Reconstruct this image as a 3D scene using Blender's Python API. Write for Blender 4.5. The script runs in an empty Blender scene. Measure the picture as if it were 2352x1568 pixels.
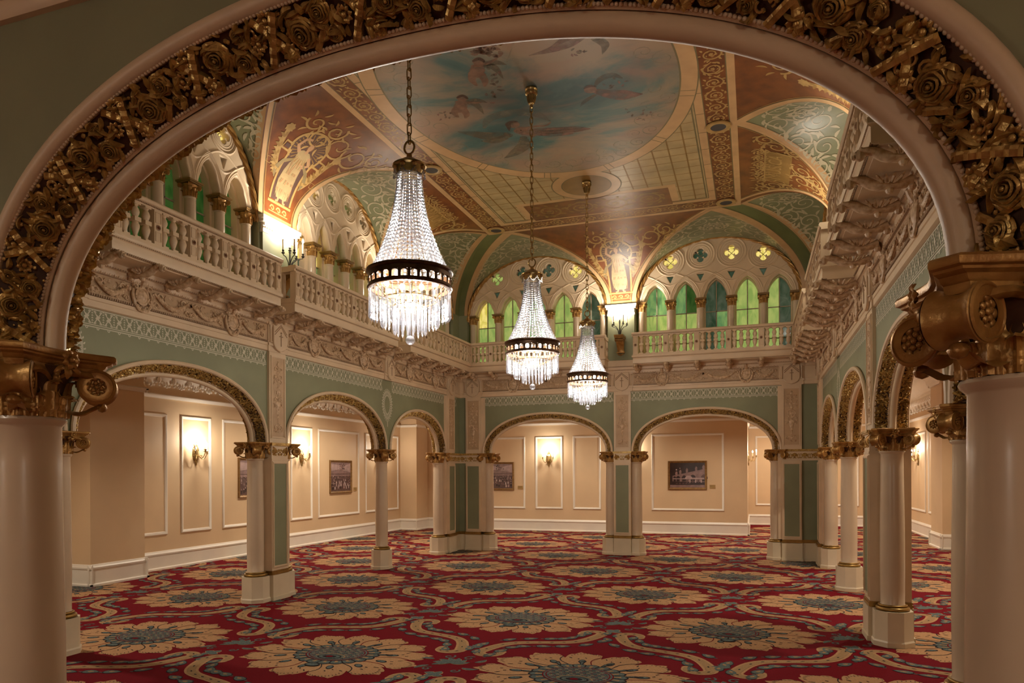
import bpy, math, random
from mathutils import Vector, Matrix
from mathutils.geometry import tessellate_polygon
sin, cos, pi, sqrt, hypot, atan2 = math.sin, math.cos, math.pi, math.sqrt, math.hypot, math.atan2
R = math.radians
SC = bpy.context.scene
COL = SC.collection
rnd = random.Random(7)

# ------------------------------------------------------------ materials
def mat(name, c, rough=.5, metal=0., var=.12, scale=6., bump=0., bscale=40., c2=None, coat=0., spec=.5):
    m = bpy.data.materials.new(name); m.use_nodes = True
    nt = m.node_tree; N = nt.nodes; L = nt.links
    b = N['Principled BSDF']
    b.inputs['Roughness'].default_value = rough
    b.inputs['Metallic'].default_value = metal
    b.inputs['Specular IOR Level'].default_value = spec
    if coat: b.inputs['Coat Weight'].default_value = coat; b.inputs['Coat Roughness'].default_value = .15
    tc = N.new('ShaderNodeTexCoord')
    ns = N.new('ShaderNodeTexNoise'); ns.inputs['Scale'].default_value = scale; ns.inputs['Detail'].default_value = 4
    L.new(tc.outputs['Object'], ns.inputs['Vector'])
    rp = N.new('ShaderNodeValToRGB')
    d = c2 if c2 else tuple(x * (1 - var * 2) for x in c)
    rp.color_ramp.elements[0].position = .32; rp.color_ramp.elements[1].position = .68
    rp.color_ramp.elements[0].color = (*d, 1); rp.color_ramp.elements[1].color = (*c, 1)
    L.new(ns.outputs['Fac'], rp.inputs['Fac']); L.new(rp.outputs['Color'], b.inputs['Base Color'])
    if bump:
        n2 = N.new('ShaderNodeTexNoise'); n2.inputs['Scale'].default_value = bscale; n2.inputs['Detail'].default_value = 3
        L.new(tc.outputs['Object'], n2.inputs['Vector'])
        bp = N.new('ShaderNodeBump'); bp.inputs['Strength'].default_value = bump; bp.inputs['Distance'].default_value = .01
        L.new(n2.outputs['Fac'], bp.inputs['Height']); L.new(bp.outputs['Normal'], b.inputs['Normal'])
    return m

def emit(name, c, s):
    m = bpy.data.materials.new(name); m.use_nodes = True
    nt = m.node_tree; nt.nodes.clear()
    o = nt.nodes.new('ShaderNodeOutputMaterial'); e = nt.nodes.new('ShaderNodeEmission')
    e.inputs[0].default_value = (*c, 1); e.inputs[1].default_value = s
    nt.links.new(e.outputs[0], o.inputs[0]); return m

def glassy(name, c, trans, gloss, diff, rough=.06):
    """cut crystal: part clear, part mirror-bright facet, part milky"""
    m = bpy.data.materials.new(name); m.use_nodes = True
    nt = m.node_tree; nt.nodes.clear(); N = nt.nodes; L = nt.links
    o = N.new('ShaderNodeOutputMaterial')
    t = N.new('ShaderNodeBsdfTransparent'); t.inputs[0].default_value = (.97, .97, .99, 1)
    g = N.new('ShaderNodeBsdfGlossy'); g.inputs[0].default_value = (*c, 1); g.inputs['Roughness'].default_value = rough
    tr = N.new('ShaderNodeBsdfTranslucent'); tr.inputs[0].default_value = (*c, 1)
    df = N.new('ShaderNodeBsdfDiffuse'); df.inputs[0].default_value = (*c, 1)
    a = N.new('ShaderNodeMixShader'); a.inputs[0].default_value = .5
    L.new(tr.outputs[0], a.inputs[1]); L.new(df.outputs[0], a.inputs[2])
    b = N.new('ShaderNodeMixShader'); b.inputs[0].default_value = gloss / (gloss + diff)
    L.new(a.outputs[0], b.inputs[1]); L.new(g.outputs[0], b.inputs[2])
    d = N.new('ShaderNodeMixShader'); d.inputs[0].default_value = trans
    L.new(b.outputs[0], d.inputs[1]); L.new(t.outputs[0], d.inputs[2])
    L.new(d.outputs[0], o.inputs[0]); return m

M = {}
M['cream'] = mat('cream_paint', (.77, .59, .39), .42, 0, .06, 3, .05, 60)
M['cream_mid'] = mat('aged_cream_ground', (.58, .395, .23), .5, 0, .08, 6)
M['relief'] = mat('glazed_relief', (.79, .60, .40), .45, 0, .1, 26, 0, 40, c2=(.46, .29, .155))
M['cream_dark'] = mat('antique_cream_glaze', (.44, .29, .17), .5, 0, .1, 20)
M['cream_gloss'] = mat('cream_enamel', (.68, .53, .37), .27, 0, .05, 2, .02, 30, coat=.25)
M['plinth'] = mat('plinth_cream', (.74, .62, .43), .4, 0, .05, 3)
M['green'] = mat('sage_green_wall', (.265, .272, .155), .6, 0, .07, 2.5, .03, 120)
M['green_dark'] = mat('deep_sage_inset', (.17, .22, .13), .6, 0, .07, 3)
M['gold'] = mat('antique_gold', (.54, .31, .09), .36, .45, .25, 14, .15, 90, c2=(.30, .135, .03))
M['gold_dark'] = mat('aged_gold_leaf', (.72, .49, .16), .30, .5, .3, 30, .2, 120, c2=(.34, .19, .055))
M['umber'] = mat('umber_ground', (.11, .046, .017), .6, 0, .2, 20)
M['gold_ring'] = mat('bronze_gold', (.42, .25, .07), .35, .7, .15, 12)
M['peach'] = mat('peach_wallcovering', (.70, .50, .295), .62, 0, .05, 1.2, .04, 200)
M['white'] = mat('white_trim', (.82, .74, .62), .35, 0, .03, 3)
M['brass'] = mat('brass', (.52, .36, .15), .28, .9, .2, 20)
M['bronze'] = mat('dark_bronze', (.14, .075, .04), .38, .7, .25, 25, .2, 80)
M['iron'] = mat('black_iron', (.05, .045, .04), .45, .6, .2, 20)
M['candle'] = mat('candle_sleeve', (.85, .74, .55), .45, 0, .05, 10)
M['bulb'] = emit('lamp_flame', (1, .86, .66), 60)
M['crystal'] = glassy('cut_crystal', (.60, .61, .66), .53, .40, .07)
M['vault_red'] = mat('painted_russet_ground', (.215, .066, .015), .38, 0, .15, 5, .04, 80, c2=(.12, .036, .012))
M['vault_gold'] = mat('painted_ochre', (.44, .27, .09), .42, 0, .12, 8)
M['vault_gold2'] = mat('painted_brown_gold', (.29, .16, .042), .45, 0, .1, 6)
M['vault_band'] = mat('painted_buff_band', (.56, .34, .16), .4, 0, .08, 4)
M['vault_grid'] = mat('painted_sand_ground', (.46, .33, .16), .38, 0, .12, 3, .04, 70)
M['vault_line'] = mat('painted_olive_line', (.19, .15, .065), .5, 0, .1, 6)
M['vault_green'] = mat('painted_sage_ground', (.235, .24, .125), .4, 0, .1, 3, .03, 80)
M['vault_green2'] = mat('painted_moss_band', (.15, .165, .06), .45, 0, .1, 3)
M['vault_cream'] = mat('painted_pale_scroll', (.52, .45, .29), .42, 0, .08, 8)
M['lace'] = mat('stencil_cream', (.68, .63, .48), .6, 0, .05, 8)
M['robe'] = mat('painted_robe', (.38, .265, .125), .45, 0, .1, 9)
M['robe2'] = mat('painted_robe_fold', (.25, .175, .075), .45, 0, .1, 9)
M['robe3'] = mat('painted_robe_rose', (.34, .17, .075), .45, 0, .1, 9)
M['flesh'] = mat('painted_flesh', (.42, .235, .115), .45, 0, .08, 9)
M['hair'] = mat('painted_hair', (.17, .075, .03), .5, 0, .1, 9)
M['plum'] = mat('painted_plum_ground', (.10, .05, .035), .45, 0, .1, 9)
M['rug_red'] = mat('carpet_crimson', (.165, .0022, .0085), .95, 0, .12, 90, .3, 300, spec=.1)
M['rug_beige'] = mat('carpet_sand', (.47, .265, .13), .95, 0, .1, 60, .3, 300, c2=(.37, .20, .095), spec=.1)
M['rug_tan'] = mat('carpet_tan', (.36, .22, .105), .95, 0, .1, 60, .3, 300, spec=.1)
M['rug_blue'] = mat('carpet_slate', (.14, .165, .145), .95, 0, .2, 70, .3, 300, c2=(.06, .08, .078), spec=.1)
M['rug_dark'] = mat('carpet_ink', (.025, .022, .024), .95, 0, .1, 60, spec=.1)
M['ceil_white'] = mat('gallery_ceiling_paint', (.70, .58, .47), .7, 0, .03, 2)
M['frame_wood'] = mat('gilt_wood_frame', (.30, .16, .05), .4, .4, .2, 20)
M['black'] = mat('speaker_cloth', (.06, .05, .045), .8, 0, .1, 80)

def glass_pane(name, ca, cb, s):
    """back-lit art glass: streaky colour, lit from behind"""
    m = bpy.data.materials.new(name); m.use_nodes = True
    nt = m.node_tree; N = nt.nodes; L = nt.links; b = N['Principled BSDF']
    tc = N.new('ShaderNodeTexCoord'); mp = N.new('ShaderNodeMapping'); mp.inputs['Scale'].default_value = (3, 3, 1.4)
    ns = N.new('ShaderNodeTexNoise'); ns.inputs['Scale'].default_value = 2.2; ns.inputs['Detail'].default_value = 5; ns.inputs['Distortion'].default_value = 1.5
    rp = N.new('ShaderNodeValToRGB'); e = rp.color_ramp.elements
    e[0].position = .35; e[0].color = (*ca, 1); e[1].position = .65; e[1].color = (*cb, 1)
    L.new(tc.outputs['Object'], mp.inputs['Vector']); L.new(mp.outputs['Vector'], ns.inputs['Vector'])
    L.new(ns.outputs['Fac'], rp.inputs['Fac']); L.new(rp.outputs['Color'], b.inputs['Base Color'])
    L.new(rp.outputs['Color'], b.inputs['Emission Color']); b.inputs['Emission Strength'].default_value = s
    b.inputs['Roughness'].default_value = .15
    return m
M['g_lime'] = glass_pane('lime_art_glass', (.20, .31, .075), (.36, .43, .12), .27)
M['g_green'] = glass_pane('green_art_glass', (.085, .20, .075), (.18, .31, .10), .27)
M['g_dark'] = glass_pane('bottle_green_art_glass', (.025, .06, .03), (.085, .115, .075), .16)
M['g_amber'] = glass_pane('amber_art_glass', (.40, .34, .05), (.62, .52, .17), .42)
M['g_dim'] = glass_pane('dim_green_art_glass', (.012, .055, .008), (.045, .10, .02), .2)
M['lead'] = mat('window_bar', (.42, .36, .25), .5, .2, .1, 10)

# ------------------------------------------------------------ mesh builder
class Lf:
    """paint layer: every new stroke lies a hair above the one before, so strokes never share a plane"""
    def __init__(s, f): s.f = f; s.e = 0.
    def bump(s): s.e = (s.e + 1.4e-5) % 9e-4
    def __call__(s, *a): return s.f(*a, s.e)
class G:
    def __init__(s): s.v = []; s.f = []; s.m = []; s.sm = []
    def add(s, vs, fs, m=0, mx=None, smooth=True):
        o = len(s.v)
        if mx is not None: vs = [mx @ Vector(p) for p in vs]
        s.v.extend(tuple(p) for p in vs)
        for f in fs: s.f.append(tuple(o + i for i in f)); s.m.append(m); s.sm.append(smooth)
        return s
    def join(s, g, mx=None, m=None):
        o = len(s.v)
        s.v.extend(tuple(mx @ Vector(p)) if mx is not None else p for p in g.v)
        s.f.extend(tuple(o + i for i in f) for f in g.f)
        s.m.extend(g.m if m is None else [m] * len(g.f)); s.sm.extend(g.sm); return s
    def box(s, x0, y0, z0, x1, y1, z1, m=0, mx=None):
        v = [(x0, y0, z0), (x1, y0, z0), (x1, y1, z0), (x0, y1, z0), (x0, y0, z1), (x1, y0, z1), (x1, y1, z1), (x0, y1, z1)]
        return s.add(v, [(0, 3, 2, 1), (4, 5, 6, 7), (0, 1, 5, 4), (1, 2, 6, 5), (2, 3, 7, 6), (3, 0, 4, 7)], m, mx, False)
    def lathe(s, prof, n=16, c=(0, 0, 0), m=0, mx=None, ang=2 * pi, a0=0, cap=True, sx=1, sy=1):
        closed = abs(ang - 2 * pi) < 1e-6; k = n if closed else n + 1
        v = []; f = []
        for (r, z) in prof:
            for i in range(k):
                a = a0 + ang * i / n; v.append((c[0] + r * cos(a) * sx, c[1] + r * sin(a) * sy, c[2] + z))
        for j in range(len(prof) - 1):
            for i in range(n):
                a = j * k + i; b = j * k + (i + 1) % k; f.append((a, b, b + k, a + k))
        if cap and closed:
            if prof[0][0] > 1e-5: f.append(tuple(reversed(range(k))))
            if prof[-1][0] > 1e-5: f.append(tuple(range((len(prof) - 1) * k, len(prof) * k)))
        return s.add(v, f, m, mx)
    def ball(s, c, r, n=8, m=0, sx=1, sy=1, sz=1, mx=None):
        h = max(3, n // 2)
        return s.lathe([(r * sin(pi * j / h) + (1e-6 if j in (0, h) else 0), -r * cos(pi * j / h) * sz) for j in range(h + 1)], n, c, m, mx, cap=False, sx=sx, sy=sy)
    def octa(s, c, r, m=0, sx=1, sy=1, sz=1, mx=None):
        x, y, z = c
        v = [(x + r * sx, y, z), (x, y + r * sy, z), (x - r * sx, y, z), (x, y - r * sy, z), (x, y, z + r * sz), (x, y, z - r * sz)]
        return s.add(v, [(0, 1, 4), (1, 2, 4), (2, 3, 4), (3, 0, 4), (1, 0, 5), (2, 1, 5), (3, 2, 5), (0, 3, 5)], m, mx)
    def tube(s, pts, rad, n=8, m=0, closed=False, up=None, mx=None, cap=True):
        P = [Vector(p) for p in pts]; k = len(P); v = []; f = []
        rr = rad if isinstance(rad, (list, tuple)) else [rad] * k
        pu = Vector(up) if up else None
        for i in range(k):
            t = (P[(i + 1) % k] - P[i - 1]) if closed else (P[min(i + 1, k - 1)] - P[max(i - 1, 0)])
            if t.length < 1e-9: t = Vector((0, 0, 1))
            t.normalize()
            if pu is None: pu = Vector((0, 0, 1)) if abs(t.z) < .9 else Vector((1, 0, 0))
            b = t.cross(pu)
            if b.length < 1e-6: b = t.cross(Vector((.3, .8, .5)))
            b.normalize(); u = b.cross(t); pu = u
            for j in range(n):
                a = 2 * pi * j / n; v.append(P[i] + (b * cos(a) + u * sin(a)) * rr[i])
        for i in range(k if closed else k - 1):
            for j in range(n):
                a = i * n + j; b2 = i * n + (j + 1) % n; c = ((i + 1) % k) * n
                f.append((a, b2, c + (j + 1) % n, c + j))
        if cap and not closed: f.append(tuple(reversed(range(n)))); f.append(tuple(range((k - 1) * n, k * n)))
        return s.add(v, f, m, mx)
    def loft(s, rings, m=0, closed=False, mx=None, smooth=True, cap=False):
        """rings: equal-length point lists"""
        k = len(rings[0]); v = [p for r in rings for p in r]; f = []
        for i in range(len(rings) - 1):
            for j in range(k if closed else k - 1):
                a = i * k + j; b = i * k + (j + 1) % k; f.append((a, b, b + k, a + k))
        if cap and closed: f.append(tuple(reversed(range(k)))); f.append(tuple(range((len(rings) - 1) * k, len(rings) * k)))
        return s.add(v, f, m, mx, smooth)
    def extr(s, prof, x0, x1, m=0, mx=None, cap=True):
        """profile [(y,z)] run along x"""
        r = [[(x, y, z) for (y, z) in prof] for x in (x0, x1)]
        k = len(prof); s.loft(r, m, True, mx, False)
        if cap: s.add(r[0], [tuple(range(k))], m, mx, False); s.add(r[1], [tuple(reversed(range(k)))], m, mx, False)
        return s
    def poly(s, pts, m=0, fn=None):
        p = [fn(*q) for q in pts] if fn else pts
        return s.add(p, [tuple(range(len(p)))], m, None, False)
    def ribbon(s, pts, w, fn, m=0):
        k = len(pts); v = []
        if isinstance(fn, Lf): fn.bump()
        ww = w if isinstance(w, (list, tuple)) else [w] * k
        for i in range(k):
            a = pts[max(i - 1, 0)]; b = pts[min(i + 1, k - 1)]
            dx, dy = b[0] - a[0], b[1] - a[1]; l = hypot(dx, dy) or 1
            nx, ny = -dy / l * ww[i] / 2, dx / l * ww[i] / 2
            v.append(fn(pts[i][0] + nx, pts[i][1] + ny)); v.append(fn(pts[i][0] - nx, pts[i][1] - ny))
        return s.add(v, [(2 * i, 2 * i + 1, 2 * i + 3, 2 * i + 2) for i in range(k - 1)], m, None, False)
    def mesh(s, name, mats, sharp=38):
        me = bpy.data.meshes.new(name); me.from_pydata(s.v, [], s.f)
        for q in (mats if isinstance(mats, (list, tuple)) else [mats]): me.materials.append(M[q] if isinstance(q, str) else q)
        me.polygons.foreach_set('material_index', s.m); me.polygons.foreach_set('use_smooth', s.sm)
        me.update()
        try: me.set_sharp_from_angle(angle=R(sharp))
        except Exception: pass
        return me
    def build(s, name, mats, parent=None, **k):
        return obj(name, s.mesh(name, mats), parent, **k)

def obj(name, me, parent=None, loc=None, rz=0):
    o = bpy.data.objects.new(name, me); COL.objects.link(o)
    if parent is not None: o.parent = parent
    if loc is not None: o.location = loc
    if rz: o.rotation_euler = (0, 0, rz)
    return o
def tag(o, label, cat, group=None, kind=None):
    o['label'] = label; o['category'] = cat
    if group: o['group'] = group
    if kind: o['kind'] = kind
    return o
def thing(name, label, cat, loc=(0, 0, 0), rz=0, group=None, kind='thing'):
    return tag(obj(name, None, None, loc, rz), label, cat, group, kind)
def struct(o, label=None):
    o['kind'] = 'structure'
    if label: o['label'] = label
    return o
KIDS = {}
def copy_tree(o, parent=None):
    c = o.copy(); COL.objects.link(c)
    if parent is not None: c.parent = parent
    for ch in list(o.children): copy_tree(ch, c)
    return c
def place(proto, used, loc, rz, label, group=None, sx=None):
    """first call moves the prototype itself, later calls copy it"""
    c = proto if not used else copy_tree(proto)
    used.append(1); c.location = loc; c.rotation_euler = (0, 0, rz); c['label'] = label
    if group: c['group'] = group
    return c

# ------------------------------------------------------------ layout (metres)
AX_L, AX_R, AX_B, AX_F = -6.23, 1.28, 14.46, 1.70
T = .12
ZS = 2.10                                      # springing of the lower arches
def left(u, z=0, y=0): return Vector((AX_L - y, u, z))
RZ = {'left': pi / 2, 'back': 0, 'right': -pi / 2, 'front': 0}
def W(wall, u, y=0, z=0):
    """wall coordinates -> world.  u = world Y on side walls, world X on the end walls; y>0 goes behind the wall"""
    if wall == 'left': return Vector((AX_L - y, u, z))
    if wall == 'right': return Vector((AX_R + y, u, z))
    if wall == 'back': return Vector((u, AX_B + y, z))
    return Vector((u, AX_F + y, z))
def WM(wall, u=0, y=0, z=0): return Matrix.Translation(W(wall, u, y, z)) @ Matrix.Rotation(RZ[wall], 4, 'Z')

def arch_pts(a, b, n=56, e=2.12):
    d = []
    for i in range(801):
        t = pi * i / 800; c, s_ = cos(t), sin(t)
        d.append((-a * math.copysign(abs(c) ** (2 / e), c), b * abs(s_) ** (2 / e)))
    L_ = [0]
    for i in range(800): L_.append(L_[-1] + hypot(d[i + 1][0] - d[i][0], d[i + 1][1] - d[i][1]))
    out = []; j = 0
    for i in range(n + 1):
        q = L_[-1] * i / n
        while j < 799 and L_[j + 1] < q: j += 1
        f = (q - L_[j]) / max(1e-9, L_[j + 1] - L_[j])
        out.append((d[j][0] + (d[j + 1][0] - d[j][0]) * f, d[j][1] + (d[j + 1][1] - d[j][1]) * f))
    res = []
    for i in range(n + 1):
        p, q = out[max(i - 1, 0)], out[min(i + 1, n)]
        tx, tz = q[0] - p[0], q[1] - p[1]; l = hypot(tx, tz)
        nx, nz = -tz / l, tx / l
        if i == 0: nx, nz = -1, 0
        if i == n: nx, nz = 1, 0
        res.append((*out[i], nx, nz))
    return res
def arch_len(P): return sum(hypot(P[i + 1][0] - P[i][0], P[i + 1][1] - P[i][1]) for i in range(len(P) - 1))
ARCH = {'W': (1.272, .695), 'N': (1.055, .648), 'F': (1.272, .724)}      # clear half width and rise
# bays of each wall: (kind, centre)
BAYS = {'left': [('N', 3.715), ('W', 6.40), ('W', 9.625), ('N', 12.365)],
        'right': [('N', 3.715), ('W', 6.40), ('W', 9.625), ('N', 12.365)],
        'back': [('W', -4.14), ('W', -.91)],
        'front': [('W', -4.18), ('F', -.866)]}
# ------------------------------------------------------------ columns
def octagon(r): return [(r / cos(pi / 8) * cos(pi / 8 + i * pi / 4), r / cos(pi / 8) * sin(pi / 8 + i * pi / 4)) for i in range(8)]
def prism(g, outline, prof, m=0):
    """stack of scaled outlines; prof = [(grow, z)]"""
    n = len(outline); rings = []
    for gr, z in prof:
        rings.append([(x + gr * x / (hypot(x, y) or 1), y + gr * y / (hypot(x, y) or 1), z) for x, y in outline])
    g.loft(rings, m, True, None, False, True)
def mesh_pedestal():
    g = G(); prism(g, octagon(.168), [(.014, 0), (.014, .045), (.003, .06), (0, .075), (0, .338)]); return g.mesh('pedestal', 'plinth', 20)
def mesh_ring():
    g = G(); p = []
    for i in range(9):
        a = -pi / 2 + pi * i / 8; p.append((.133 + .018 * cos(a), .357 + .018 * sin(a)))
    for i in range(7):
        a = -pi / 2 + pi * i / 6; p.append((.121 + .010 * cos(a), .387 + .010 * sin(a)))
    g.lathe([(.15, .338)] + p + [(.106, .398)], 28); return g.mesh('base_ring', 'gold_ring')
def mesh_shaft():
    g = G(); p = [(.112, .395)]
    for i in range(13):
        t = i / 12; r = .1065 + .004 * sin(pi * min(1, t * 1.25)) - .007 * t * t
        p.append((r, .41 + t * 1.445))
    p += [(.103, 1.86), (.112, 1.868), (.116, 1.876), (.112, 1.885), (.10, 1.887)]
    g.lathe(p, 40); return g.mesh('shaft', 'cream_gloss')
def acanthus(g, a, z0, h, w, r0, out, m=0, n=29):
    """one curling leaf of the capital at angle a"""
    rows = []
    ca, sa = cos(a), sin(a)
    for i in range(n):
        t = i / (n - 1)
        if t < .72: r = r0 + .006 * t; z = z0 + h * t / .72 * .93
        else:
            q = (t - .72) / .28 * pi * .8; rr = out * .5
            r = r0 + .0045 + rr * (1 - cos(q)) ; z = z0 + h * .93 + rr * 1.1 * sin(q)
        ww = w * (.62 + .5 * sin(pi * min(1, t * 1.05 + .12))) * (1 + .13 * cos(t * 4 * 2 * pi)) * (1 if t < .9 else .75)
        row = []
        for j in range(11):
            s_ = (j - 5) / 5; off = .010 * (1 - abs(s_)) + .0040 * cos(s_ * 12.6)
            x = r + off - .012 * s_ * s_; y = ww * s_
            row.append((x * ca - y * sa, x * sa + y * ca, z - .006 * s_ * s_))
        rows.append(row)
    g.loft(rows, m)
def mesh_capital():
    g = G()
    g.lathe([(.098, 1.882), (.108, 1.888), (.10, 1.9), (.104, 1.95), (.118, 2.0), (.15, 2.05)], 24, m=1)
    for i in range(8): acanthus(g, pi / 8 + i * pi / 4, 1.886, .058, .036, .107, .034)
    for i in range(8): acanthus(g, i * pi / 4, 1.886, .108, .040, .110, .046 if i % 2 else .036)
    for i in range(4):
        a = i * pi / 2
        for sg in (-1, 1):                                   # stalks that run from the middle to each corner scroll
            pts = []
            for k in range(8):
                t = k / 7; aa = a + sg * t * .62; r = .115 + .085 * t * t
                pts.append((r * cos(aa), r * sin(aa), 2.0 + .035 * sin(pi * t * .75)))
            g.tube(pts, [.009 + .006 * t / 7 for t in range(8)], 6)
        for k in range(5):
            g.ball((cos(a) * (.135), sin(a) * .135, 2.0 + .012 * k), .011 + .003 * (k % 2), 6)
    return g.mesh('capital', ['gold', 'umber'], 60)
def abacus_outline():
    P = []
    for i in range(4):
        a = i * pi / 2 - pi / 4
        ca, sa = cos(a), sin(a)
        cx, cy = .262 * ca, .262 * sa
        P += [(cx + .030 * sa, cy - .030 * ca), (cx - .030 * sa, cy + .030 * ca)]
        for t in (.16, .33, .5, .67, .84):
            b = a + t * pi / 2
            x0, y0 = .262 * ca - .030 * sa, .262 * sa + .030 * ca
            a2 = a + pi / 2; x1, y1 = .262 * cos(a2) + .030 * sin(a2), .262 * sin(a2) - .030 * cos(a2)
            x, y = x0 + (x1 - x0) * t, y0 + (y1 - y0) * t
            d = 1 - .16 * sin(pi * t); P.append((x * d, y * d))
    return P
def mesh_abacus():
    g = G(); prism(g, abacus_outline(), [(-.044, 2.034), (-.040, 2.052), (-.034, 2.056), (-.028, 2.066), (-.014, 2.072), (-.012, 2.077), (-.002, 2.080), (0, 2.084), (0, 2.094), (-.006, 2.10)]); return g.mesh('abacus', 'gold', 30)
def mesh_volute():
    """scroll drum, axis along local x, centred at the origin"""
    g = G(); mx = Matrix.Rotation(pi / 2, 4, 'Y')
    g.lathe([(.030, -.048), (.054, -.048), (.059, -.044), (.056, -.036), (.046, -.02), (.043, 0), (.046, .02), (.056, .036), (.059, .044), (.054, .048), (.030, .048)], 26, m=0, mx=mx, cap=False)
    for sg in (-1, 1):
        g.lathe([(.0, -.040), (.046, -.040), (.046, -.048)], 22, m=0, mx=Matrix.Rotation(sg * pi / 2, 4, 'Y'), cap=False)
        g.lathe([(.046, -.044), (.051, -.051), (.057, -.048)], 26, m=0, mx=Matrix.Rotation(sg * pi / 2, 4, 'Y'), cap=False)
        for i in range(9):
            a = i * 2 * pi / 9; g.ball((sg * .041, .030 * cos(a), .030 * sin(a)), .0108, 10, sx=.55)
        for i in range(6):
            a = i * pi / 3 + .3; g.ball((sg * .044, .0145 * cos(a), .0145 * sin(a)), .0078, 8, sx=.7)
        g.ball((sg * .047, 0, 0), .0075, 8, sx=.8)
    # strap that comes down from the abacus into the scroll and the leaf under it
    rr = []
    for i in range(9):
        t = i / 8; rr.append([(x, .10 - .10 * t * t + (0), .047 - .004 + .012 * sin(pi * t)) for x in (-.036, -.03, 0, .03, .036)])
    rr = [[(x, y, z + (0.008 if abs(x) in (.036,) else 0)) for (x, y, z) in r] for r in rr]
    g.loft(rr)
    g.loft([[(x * (1 - .5 * t), .105 - .115 * t, -.078 + .03 * t - .03 * sin(pi * t) + (.012 - .012 * abs(x) / .03) - .02 * max(0, t - .8) * 5) for x in (-.034, -.02, 0, .02, .034)] for t in [q / 7 for q in range(8)]])
    g.ball((0, -.012, -.066), .017, 8, sx=1.3)
    return g.mesh('volute', 'gold', 50)
def mesh_flower():
    g = G()
    for i in range(7):
        a = i * 2 * pi / 7; rows = []
        for q in range(5):
            t = q / 4; w = .0115 * sin(pi * (t * .8 + .15)); r_ = .006 + .026 * t
            rows.append([(r_ * cos(a) - s_ * w * sin(a), -.006 - .014 * sin(t * 2.6) + .004 * abs(s_), r_ * sin(a) + s_ * w * cos(a)) for s_ in (-1, -.5, 0, .5, 1)])
        g.loft(rows)
    g.ball((0, -.014, 0), .0085, 10)
    for sg in (-1, 0, 1):
        rows = []
        for q in range(12):
            t = q / 11; w = .014 * sin(pi * (t * .85 + .1)) ; x0 = sg * (.014 + .03 * t); z0 = -.016 - (.045 if sg == 0 else .028) * t
            rows.append([(x0 + s_ * w, .006 - .012 * sin(t * 2.8) + .006 * abs(s_), z0) for s_ in (-1, -.5, 0, .5, 1)])
        g.loft(rows)
    return g.mesh('flower', 'gold')
ME = dict(pedestal=mesh_pedestal(), ring=mesh_ring(), shaft=mesh_shaft(), capital=mesh_capital(), abacus=mesh_abacus(), volute=mesh_volute(), flower=mesh_flower())
def column_parts(root, x=0, y=0, ped=True):
    if ped: obj('pedestal', ME['pedestal'], root, (x, y, 0))
    obj('base_ring', ME['ring'], root, (x, y, 0)); obj('shaft', ME['shaft'], root, (x, y, 0))
    c = obj('capital', ME['capital'], root, (x, y, 0))
    obj('abacus', ME['abacus'], c)
    for i in range(4):
        a = pi / 4 + i * pi / 2
        obj('volute', ME['volute'], c, (.205 * cos(a), .205 * sin(a), 1.992), a + pi / 2)
    for i in range(4):
        a = i * pi / 2; obj('flower', ME['flower'], c, (.188 * cos(a), .188 * sin(a), 2.066), a + pi / 2)
def column(label, wall, u, dx=0):
    p = W(wall, u); p.x += dx
    t = thing('arcade_column', label, 'column', p, RZ[wall], 'cream columns with gilded capitals around the hall'); column_parts(t); return t

# palmette frieze between two capitals
def palmettes(g, x0, x1, z0, z1, y, m, n):
    w = (x1 - x0) / n; h = z1 - z0
    for i in range(n):
        cx = x0 + (i + .5) * w
        if i % 2 == 0:
            for k in range(-3, 4):
                a = k * .42; l = h * (.40 - .02 * abs(k))
                for q in range(4):
                    t = .25 + q * .22
                    g.octa((cx + sin(a) * l * t * 1.05, y - .004, z0 + h * .42 + cos(a) * l * t), h * .065 * (1 + .25 * q), m, sy=.6)
            g.ball((cx, y - .004, z0 + h * .33), h * .1, 6, m, sy=.7)
            for sg in (-1, 1): g.tube([(cx + sg * .02 * t, y - .005, z0 + h * (.3 - .1 * sin(t * 2))) for t in (0, .5, 1, 1.5)], h * .045, 5, m)
        else:
            for sg in (-1, 1):
                pts = []
                for q in range(9):
                    a = q / 8 * 4.2; r = h * .17 * (1 - q / 11)
                    pts.append((cx + sg * (h * .17 - r * cos(a) * .9), y - .005, z0 + h * .62 + r * sin(a)))
                g.tube(pts, h * .05, 5, m)
                g.tube([(p[0], p[1], z0 + h - (p[2] - z0) - h * .02) for p in pts], h * .05, 5, m)
            g.ball((cx, y - .005, z0 + h * .5), h * .08, 6, m)
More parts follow.
